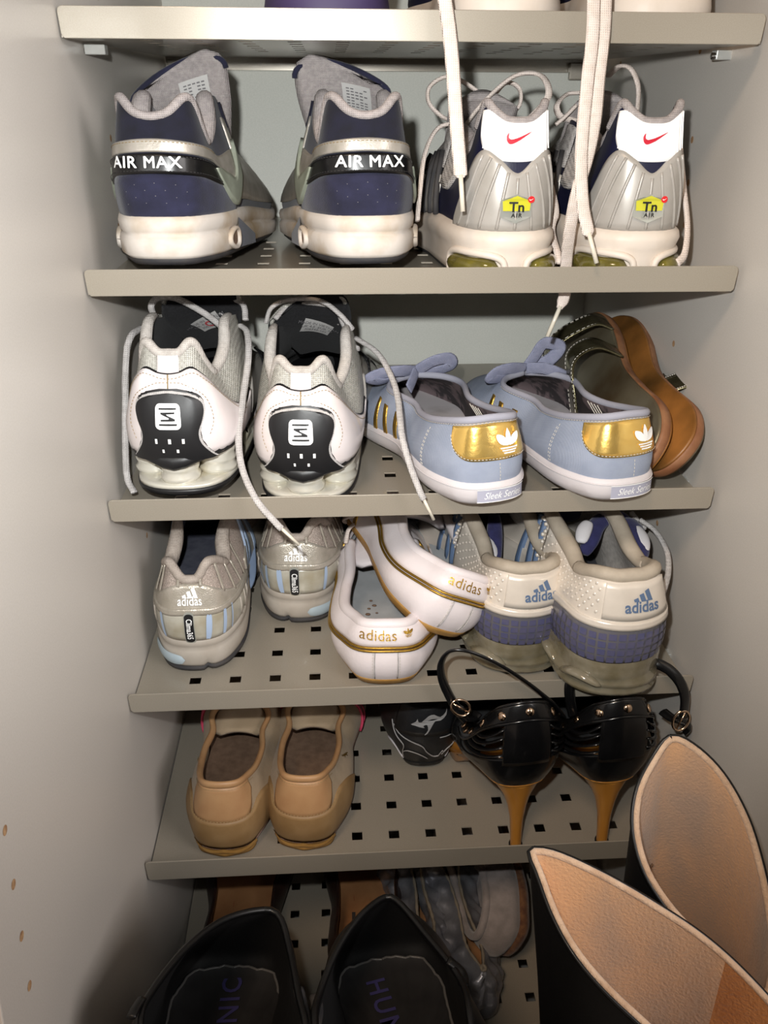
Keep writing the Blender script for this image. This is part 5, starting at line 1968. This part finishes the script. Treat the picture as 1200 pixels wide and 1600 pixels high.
# ============================================================ lowest shelf: crumpled silver flats, felt slipper
def silver_flat(label, M, mx, L=.235):
    root = thing('ballet_flat', label, 'flat shoe', M, 'crumpled silver ballet flats on the lowest shelf')
    base = lambda y: .005
    S = Shoe(root, L, .052, .062, mx=mx, base=base, bulge=.006, bc=.3, sq=.33,
             rear=[(0, .016, .058), (.02, .0165, .056), (.04, .018, .050), (.065, .021, .046), (.10, .0225, .044), (.13, .022, .043)],
             front=[(.16, .010, .150, .044), (.185, .001, .165, .044), (.22, 0, .185, .038), (.255, 0, .21, .030), (.285, 0, L - .007, .018)])
    q = S.S
    b = MB()
    rows = []
    for i in range(161):
        a = lerp(-q, q, i / 160)
        row = []
        for j in range(17):
            v = j / 16
            w = .0022 + sin(v * pi) * (.0018 * sin(a * 170 + 5 * v) + .0018 * sin(a * 330 - 9 * v + 1) + .0012 * sin(v * 21 + a * 60))
            row.append(S.at(a, v, w))
        rows.append(row)
    b.grid(rows)
    b.build('upper', S_CRSIL, root, mx)
    S.lining(S_INTAN2, th=.001, v0=.75)
    S.insole(S_INTAN, z=.003)
    S.sole('sole', S_OUT, [(-.010, 0), (-.003, .0005), (.0, .003), (-.001, .0055)])
    S.collar(S_ELAS, r=.0013, a0=-.18, a1=.18, n=100, name='elastic_edge', off=-.001, rf=lambda t: 1 + .25 * sin(t * 160))
    return S


S_INTAN2 = mat('pale_tan_lining', (176, 152, 120), .8)
S_ELAS = mat('ruched_elastic', (128, 118, 104), .8, bump=.6, bs=400)
silver_flat('crumpled silver ballet flat behind the right black ankle boot', seat(5, .2480, .040, -3, .001, 0, roll=0, sx=1.15), 1)
silver_flat('crumpled silver ballet flat beside the grey felt slipper, its heel foremost', seat(5, .2900, .014, -6, .001, 0, roll=4, sx=1.1), 1)


def slipper():
    M = SM(5) @ Matrix.Translation((.336, .055, .046)) @ Matrix.Rotation(radians(2), 4, 'Z') @ Matrix.Rotation(radians(-68), 4, 'Y')
    root = thing('felt_slipper', 'grey felt slipper lying on its side, brown fuzzy sole towards the tall boots', 'slipper', M)
    base = lambda y: .012
    S = Shoe(root, .255, .074, .088, base=base, bulge=.010, bc=.3, sq=.37,
             rear=[(0, .006, .046), (.04, .008, .044), (.09, .010, .044), (.12, .012, .048)],
             front=[(.15, .026, .135, .056), (.19, .001, .155, .060), (.23, 0, .185, .054), (.27, 0, .22, .042), (.32, 0, .247, .028)])
    S.upper(S_FELT, ns=110, nv=14)
    S.lining(S_FELT, th=.005)
    S.insole(S_FELT, z=.004)
    S.sole('fuzzy_sole', S_BFUR, [(-.008, 0), (-.001, .001), (.002, .006), (.002, .011), (-.003, .013)])
    S.collar(S_FELT, r=.004, a0=-.17, a1=.17, n=70, name='collar_roll', off=0)


slipper()


# ============================================================ boots in front of the shelves
def ring_resample(pts, n):
    P = smooth_path(pts, 8, True)
    cum = [0]
    for i in range(len(P)):
        cum.append(cum[-1] + (P[(i + 1) % len(P)] - P[i]).length)
    out = []
    for k in range(n):
        d = cum[-1] * k / n
        i = max(j for j in range(len(P)) if cum[j] <= d)
        out.append(P[i].lerp(P[(i + 1) % len(P)], (d - cum[i]) / max(1e-9, cum[i + 1] - cum[i])))
    return out


def inset_ring(R, d):
    n = len(R)
    c = sum(R, Vector()) / n
    nor = Vector()
    for i in range(n):
        nor += (R[i] - c).cross(R[(i + 1) % n] - c)
    nor.normalize()
    out = []
    for i in range(n):
        t = (R[(i + 1) % n] - R[i - 1]).normalized()
        q = nor.cross(t)
        if q.dot(c - R[i]) < 0:
            q = -q
        out.append(R[i] + q * d)
    return out


def foot_ring(cx, y_heel, y_toe, z, hw, fw, n, yaw=0):
    """outline of a foot pointing to -y, starting from the heel like the opening ring"""
    L = y_heel - y_toe
    half = [(0, 0), (.36, .02), (.5, .14), (.48, .30), (.5, .5), (.62, .68), (.56, .84), (.3, .97), (0, 1)]
    pts = []
    for x, y in half:
        w = lerp(hw, fw, sst(.35, .7, y))
        pts.append(Vector((x * w, -y * L, 0)))
    pts += [Vector((-p.x, p.y, 0)) for p in pts[-2:0:-1]]
    R = ring_resample(pts, n)
    c, s = cos(radians(yaw)), sin(radians(yaw))
    return [Vector((cx + p.x * c - p.y * s, y_heel + p.x * s + p.y * c, z)) for p in R]


def align(A, B):
    """rotate / flip ring B so it pairs with ring A"""
    best = None
    n = len(A)
    ca = sum(A, Vector()) / n
    cb = sum(B, Vector()) / n
    for C in (B, B[::-1]):
        for k in range(0, n):
            s = sum(((A[i] - ca).xy - (C[(i + k) % n] - cb).xy).length_squared for i in range(0, n, 4))
            if best is None or s < best[0]:
                best = (s, C[k:] + C[:k])
    return best[1]


def loft(rings, per=5):
    """smooth vertical loft through matched rings"""
    n = len(rings[0])
    cols = [smooth_path([r[i] for r in rings], per) for i in range(n)]
    return [[cols[i][j] for i in range(n)] for j in range(len(cols[0]))]


NR = 72


def ankle_boot(label, opening, cx, y_heel, zins, zfloor, word, wpos, wrot, yaw, tabs):
    root = thing('ankle_boot', label, 'boot', Matrix.Translation((cx, y_heel - .05, zfloor)), 'black ankle boots in front of the lowest shelf')
    R0 = ring_resample(opening, NR)
    F1 = align(R0, foot_ring(cx, y_heel + .006, y_heel - .235, zins + .014, .096, .106, NR, yaw))
    F0 = align(F1, foot_ring(cx, y_heel + .004, y_heel - .245, zins - .016, .090, .104, NR, yaw))
    mid = [a.lerp(b_, .5) + Vector((0, 0, .0)) for a, b_ in zip(R0, F1)]
    mid = inset_ring(mid, -.004)
    b = MB()
    rows = loft([R0, mid, F1, F0], 8)
    b.grid(rows, cu=True)
    b.ngon(rows[-1])
    b.build('shaft', S_BTPAT, root, world=True)
    inn = [inset_ring(R0, .003), inset_ring(mid, .005), inset_ring(F1, .006), [p + Vector((0, 0, .014)) for p in inset_ring(F0, .007)]]
    b = MB()
    b.grid(loft(inn, 8), cu=True)
    b.build('shaft_lining', S_BTLIN, root, world=True)
    b = MB()
    rim = [a.lerp(c, .5) for a, c in zip(R0, inn[0])]
    b.tube(rim + [rim[0]], .0024, 1, 8, caps=False)
    b.build('top_binding', S_BTPAT, root, world=True)
    # lining fold seam at the heel
    # insole with a crimped edge and its printed word
    c, s = cos(radians(yaw)), sin(radians(yaw))
    ringp = foot_ring(cx, y_heel - .006, y_heel - .225, zins + .002, .080, .092, 150, yaw)
    cen = sum(ringp, Vector()) / len(ringp)
    rr = [cen + (p - cen) * (1 + .010 * sin(i * .9) + .006 * sin(i * 2.3)) for i, p in enumerate(ringp)]
    b = MB()
    r2 = [cen + (p - cen) * .94 + Vector((0, 0, -.003)) for p in rr]
    b.grid([rr, r2], cu=True)
    b.cap(r2)
    o = b.build('insole', S_INBLK, root, world=True)
    b = MB()
    b.tube(rr + [rr[0]], .0011, .6, 6, caps=False)
    b.build('insole_edge', S_INEDGE, o, world=True)
    b = MB()
    wr_ = radians(wrot)
    add_text(b, word, .0205, lambda x, y: Vector((wpos[0] + x * cos(wr_) - y * sin(wr_), wpos[1] + x * sin(wr_) + y * cos(wr_), zins + .0002)), bold=.0003, spacing=1.25)
    b.build('insole_lettering', S_VIO, o, world=True, smooth=False)
    # heel and sole under it
    b = MB()
    H0 = foot_ring(cx, y_heel + .002, y_heel - .075, zins - .016, .074, .070, 40, yaw)
    H1 = foot_ring(cx, y_heel - .004, y_heel - .062, zfloor, .058, .056, 40, yaw)
    b.grid([H0, H1], cu=True); b.ngon(H0); b.ngon(H1)
    b.build('block_heel', S_BLKR, root, world=True)
    b = MB()
    P0 = foot_ring(cx, y_heel - .13, y_heel - .245, zins - .017, .090, .098, 40, yaw)
    P1 = [Vector((p.x, p.y, zfloor)) for p in P0]
    b.grid([P0, P1], cu=True); b.ngon(P0); b.ngon(P1)
    b.build('platform_sole', S_BLKR, root, world=True)
    for t in tabs:
        b = MB()
        b.tube(smooth_path(t[0], 5), t[1], .5, 8)
        b.build(t[2], t[3], root, world=True)
    return root


S_INEDGE = mat('shiny_insole_edge', (96, 94, 92), .3, bump=.5, bs=200)
S_BTLIN = mat('black_textile_lining', (13, 13, 14), .7, bump=.3, bs=60, dist=.002)
ZBOX = ZBOT + .145
b = MB(); b.box((.012, -.325, ZBOT + .0005), (.268, -.012, ZBOX - .012))
bx = b.build('box_body', mat('dark_card', (44, 40, 38), .8, bump=.1, bs=200), thing('shoe_box', 'dark cardboard shoe box under the two black ankle boots', 'box', Matrix.Translation((.14, -.17, ZBOT))), world=True, smooth=False, bev=.001)
b = MB(); b.box((.010, -.327, ZBOX - .030), (.270, -.010, ZBOX))
b.build('box_lid', mat('dark_card_lid', (52, 46, 42), .8, bump=.1, bs=200), bx.parent, world=True, smooth=False, bev=.001)
ZI = -.662
ankle_boot('black ankle boot with crimped black insole beside the left cabinet wall',
           [px(412, 1419, -.105), px(440, 1432, -.11), px(456, 1485, -.135), px(470, 1555, -.175), px(482, 1610, -.205), px(478, 1690, -.235), px(400, 1760, -.255), px(300, 1760, -.26), px(225, 1690, -.245), px(214, 1600, -.215), px(232, 1550, -.19), px(290, 1478, -.15), px(350, 1434, -.12)],
           .0790, -.064, ZI, ZBOX + .001, 'HUMANIC', (.0800, -.1330), 90, -4,
           [([px(205, 1590, -.215), px(212, 1575, -.208), px(222, 1560, -.20)], .003, 'pull_tab', S_BTPAT),
            ([px(466, 1545, -.168), px(474, 1575, -.182), px(480, 1605, -.20)], .0035, 'zip_edge', S_OUT)])
ankle_boot('black ankle boot with crimped black insole between its pair and the tall boots',
           [px(600, 1400, -.095), px(625, 1408, -.10), px(665, 1455, -.125), px(720, 1525, -.165), px(738, 1585, -.20), px(742, 1690, -.235), px(680, 1770, -.255), px(590, 1780, -.26), px(510, 1700, -.24), px(488, 1600, -.20), px(498, 1545, -.17), px(525, 1480, -.14), px(560, 1430, -.115)],
           .1940, -.064, ZI, ZBOX + .001, 'HUMANIC', (.2000, -.1400), -76, 8,
           [([px(492, 1555, -.17), px(496, 1580, -.182), px(492, 1605, -.198)], .0038, 'zip_edge', S_OUT),
            ([px(700, 1500, -.155), px(722, 1520, -.16), px(724, 1540, -.17)], .0038, 'pull_tab', S_BTPAT)])


def tall_boot(label, opening, foot, amber=None, yaw=0):
    fx, fy = foot
    root = thing('tall_boot', label, 'boot', Matrix.Translation((fx, fy - .08, ZBOT)), 'tall black boots with tan fleece lining')
    R0 = ring_resample(opening, NR)
    c0 = sum(R0, Vector()) / NR
    z0 = c0.z
    lean = Vector((fx, fy - .055, 0))

    def oval(z, rx, ry, t):
        c = c0.lerp(Vector((lean.x, lean.y, z)), t)
        O = [Vector((c.x + rx * cos(2 * pi * i / NR), c.y + ry * sin(2 * pi * i / NR), z)) for i in range(NR)]
        return align(R0, O)
    A = [p.lerp(q, .45) + Vector((0, 0, 0)) for p, q in zip([Vector((p.x, p.y, p.z - .085)) for p in R0], oval(z0 - .10, .048, .058, .3))]
    B = oval(z0 - .19, .048, .056, .6)
    Cc = oval(ZBOT + .13, .042, .048, .9)
    D = oval(ZBOT + .085, .042, .052, 1.0)
    F1 = align(R0, foot_ring(fx, fy, fy - .25, ZBOT + .045, .072, .086, NR, yaw))
    F0 = align(R0, foot_ring(fx, fy, fy - .255, ZBOT + .012, .070, .088, NR, yaw))
    b = MB()
    rows = loft([R0, A, B, Cc, D, F1, F0], 5)
    b.grid(rows, cu=True)
    b.build('shaft', S_BOOT, root, world=True)
    b = MB()
    G0 = [Vector((p.x, p.y, ZBOT)) for p in F0]
    Gt = [p + Vector((0, 0, .004)) for p in inset_ring(F0, -.002)]
    b.grid([inset_ring(G0, -.001), Gt], cu=True); b.ngon(G0); b.ngon(Gt)
    b.build('sole', S_BLKR, root, world=True)
    cut = 22
    L_ = [inset_ring(r, min(.0065, .0040 + .0005 * j)) for j, r in enumerate(rows[:cut])]
    inn = [L_[0]]
    i0 = amber[0] if amber else None
    b = MB()
    if amber:
        rng = [i % NR for i in range(amber[1], amber[0] + NR + 1)]
        b.grid([[r[i] for i in rng] for r in L_])
    else:
        b.grid(L_, cu=True)
    b.build('fleece_lining', S_FLEE, root, world=True)
    if amber:
        b = MB()
        b.grid([[r[i] for i in range(amber[0], amber[1] + 1)] for r in L_])
        b.build('heel_lining', S_FLEED, root, world=True)
    b = MB()
    b.cap(L_[-1])
    b.build('inner_sole', S_FLEED, root, world=True)
    b = MB()
    rim = [a.lerp(c, .62) + Vector((0, 0, .0005)) for a, c in zip(R0, inn[0])]
    b.tube(rim + [rim[0]], .0021, 1, 8, caps=False, rf=None)
    b.build('fleece_edge', S_FLEEL, root, world=True)
    b = MB()
    b.tube(R0 + [R0[0]], .0014, 1, 6, caps=False)
    b.build('leather_edge', S_BTPAT, root, world=True)
    return root, L_


B1, L1 = tall_boot('tall black boot with tan fleece lining against the right wall, behind its pair',
          [px(1047, 1150, -.125), px(1085, 1164, -.13), px(1130, 1208, -.14), px(1168, 1275, -.155), px(1192, 1350, -.17), px(1208, 1430, -.188), px(1214, 1510, -.205), px(1196, 1572, -.218), px(1160, 1545, -.212), px(1100, 1482, -.20), px(1045, 1425, -.185), px(1005, 1362, -.17), px(988, 1295, -.155), px(994, 1235, -.142), px(1018, 1185, -.13)],
          (.410, -.035))
B2, L2 = tall_boot('tall black boot with tan fleece lining in the foreground, beside the ankle boots',
          [px(834, 1325, -.165), px(875, 1333, -.17), px(950, 1368, -.18), px(1030, 1415, -.19), px(1100, 1462, -.20), px(1165, 1520, -.213), px(1225, 1590, -.228), px(1250, 1660, -.245), px(1190, 1700, -.262), px(1090, 1680, -.262), px(1000, 1602, -.245), px(940, 1545, -.232), px(895, 1490, -.218), px(862, 1430, -.20), px(838, 1365, -.18), px(826, 1335, -.17)],
          (.322, -.185), amber=(22, 34))


b = MB()
cc = sum(L1[4], Vector()) / NR
b.tube(smooth_path([L1[4][71 - q].lerp(cc, .035) for q in range(1, 24, 2)], 4), .0007, 1, 5)
b.build('lining_seam', S_INBR, B1, world=True)


# ============================================================ top shelf: only the heels reach into the picture
def top_shoe(label, M, m_up, m_sole, laces, cat='trainer'):
    root = thing('trainer', label, cat, M, None)
    base = lambda y: .030
    S = Shoe(root, .28, .078, .098, base=base, bulge=.005, bc=.3,
             rear=[(0, .006, .098), (.03, .008, .104), (.06, .010, .088), (.09, .012, .098)],
             front=[(.12, .026, .108, .105), (.16, .018, .14, .096), (.21, .001, .185, .080), (.27, 0, .23, .058), (.33, 0, .272, .040)])
    S.upper(m_up, ns=90, nv=12)
    S.lining(S_GREYL, ns=60)
    S.insole(S_GREYL)
    S.sole('midsole', m_sole, [(-.006, 0), (0, .001), (.003, .006), (.004, .020), (.002, .031), (-.003, .032)])
    S.collar(S_GREYT, r=.004, a0=-.1, a1=.1, name='collar_binding', off=.001)
    S.tongue(m_up, [(0, 0, .18, .078, .020), (.5, 0, .15, .106, .028), (1, 0, .125, .130, .032)], th=.008, cross=.35)
    for i in range(4):
        q = i / 3
        y, z, wd_ = lerp(.125, .182, q), lerp(.106, .086, q), lerp(.022, .012, q)
        lace(root, [(-wd_, y, z - .003), (0, y, z + .008), (wd_, y, z - .003)], S_LACEW, r=.004, flat=.3, world=False, n=6)
    for pts, tipped in laces:
        P = smooth_path(pts, 8)
        b = MB()
        b.tube(P, .0047, .26, 8, up=(0, 1, 0), rf=lambda t: 1 - .45 * sst(.95, 1, t))
        o = b.build('hanging_lace', S_LACEW, root, world=True)
        if tipped:
            d = (P[-1] - P[-2]).normalized()
            b = MB()
            b.tube([P[-1] - d * .002, P[-1] + d * tipped], .0016, 1, 8)
            b.build('lace_tip', S_TIP, o, world=True)
    return S


top_shoe('white-soled navy trainer on the top shelf, a single wide white lace hanging down', seat(0, .287, .014, 0, .001, 0), S_NAVYL, S_MID,
         [([px(668, -150, .06), px(676, -120, .02), px(684, -70, -.008), px(692, -20, -.012), px(701, 40, -.012), px(707, 100, -.013), px(711, 160, -.012), px(715, 215, -.012), px(719, 262, -.012), px(720, 278, -.012)], .021)])
top_shoe('white-soled navy trainer on the top shelf, two wide white laces hanging down', seat(0, .392, .014, 0, .001, 0), S_NAVYL, S_MID,
         [([px(930, -130, .05), px(930, -90, .01), px(928, -40, -.010), px(928, 10, -.013), px(926, 60, -.014), px(919, 120, -.014), px(912, 190, -.013), px(908, 260, -.012), px(911, 320, -.012), px(918, 356, -.012), px(921, 368, -.012)], .019),
          ([px(946, -130, .055), px(947, -90, .014), px(947, -40, -.006), px(946, 10, -.010), px(943, 60, -.011), px(936, 120, -.011), px(930, 185, -.010), px(918, 245, -.009), px(903, 295, -.006), px(893, 345, .004), px(886, 398, .022), px(884, 430, .030), px(882, 462, .033), px(874, 482, .034)], .022)])
top_shoe('dark violet trainer on the top shelf left of the white-soled pair', seat(0, .168, .012, 0, .001, 0), S_PURP, S_PURP, [])
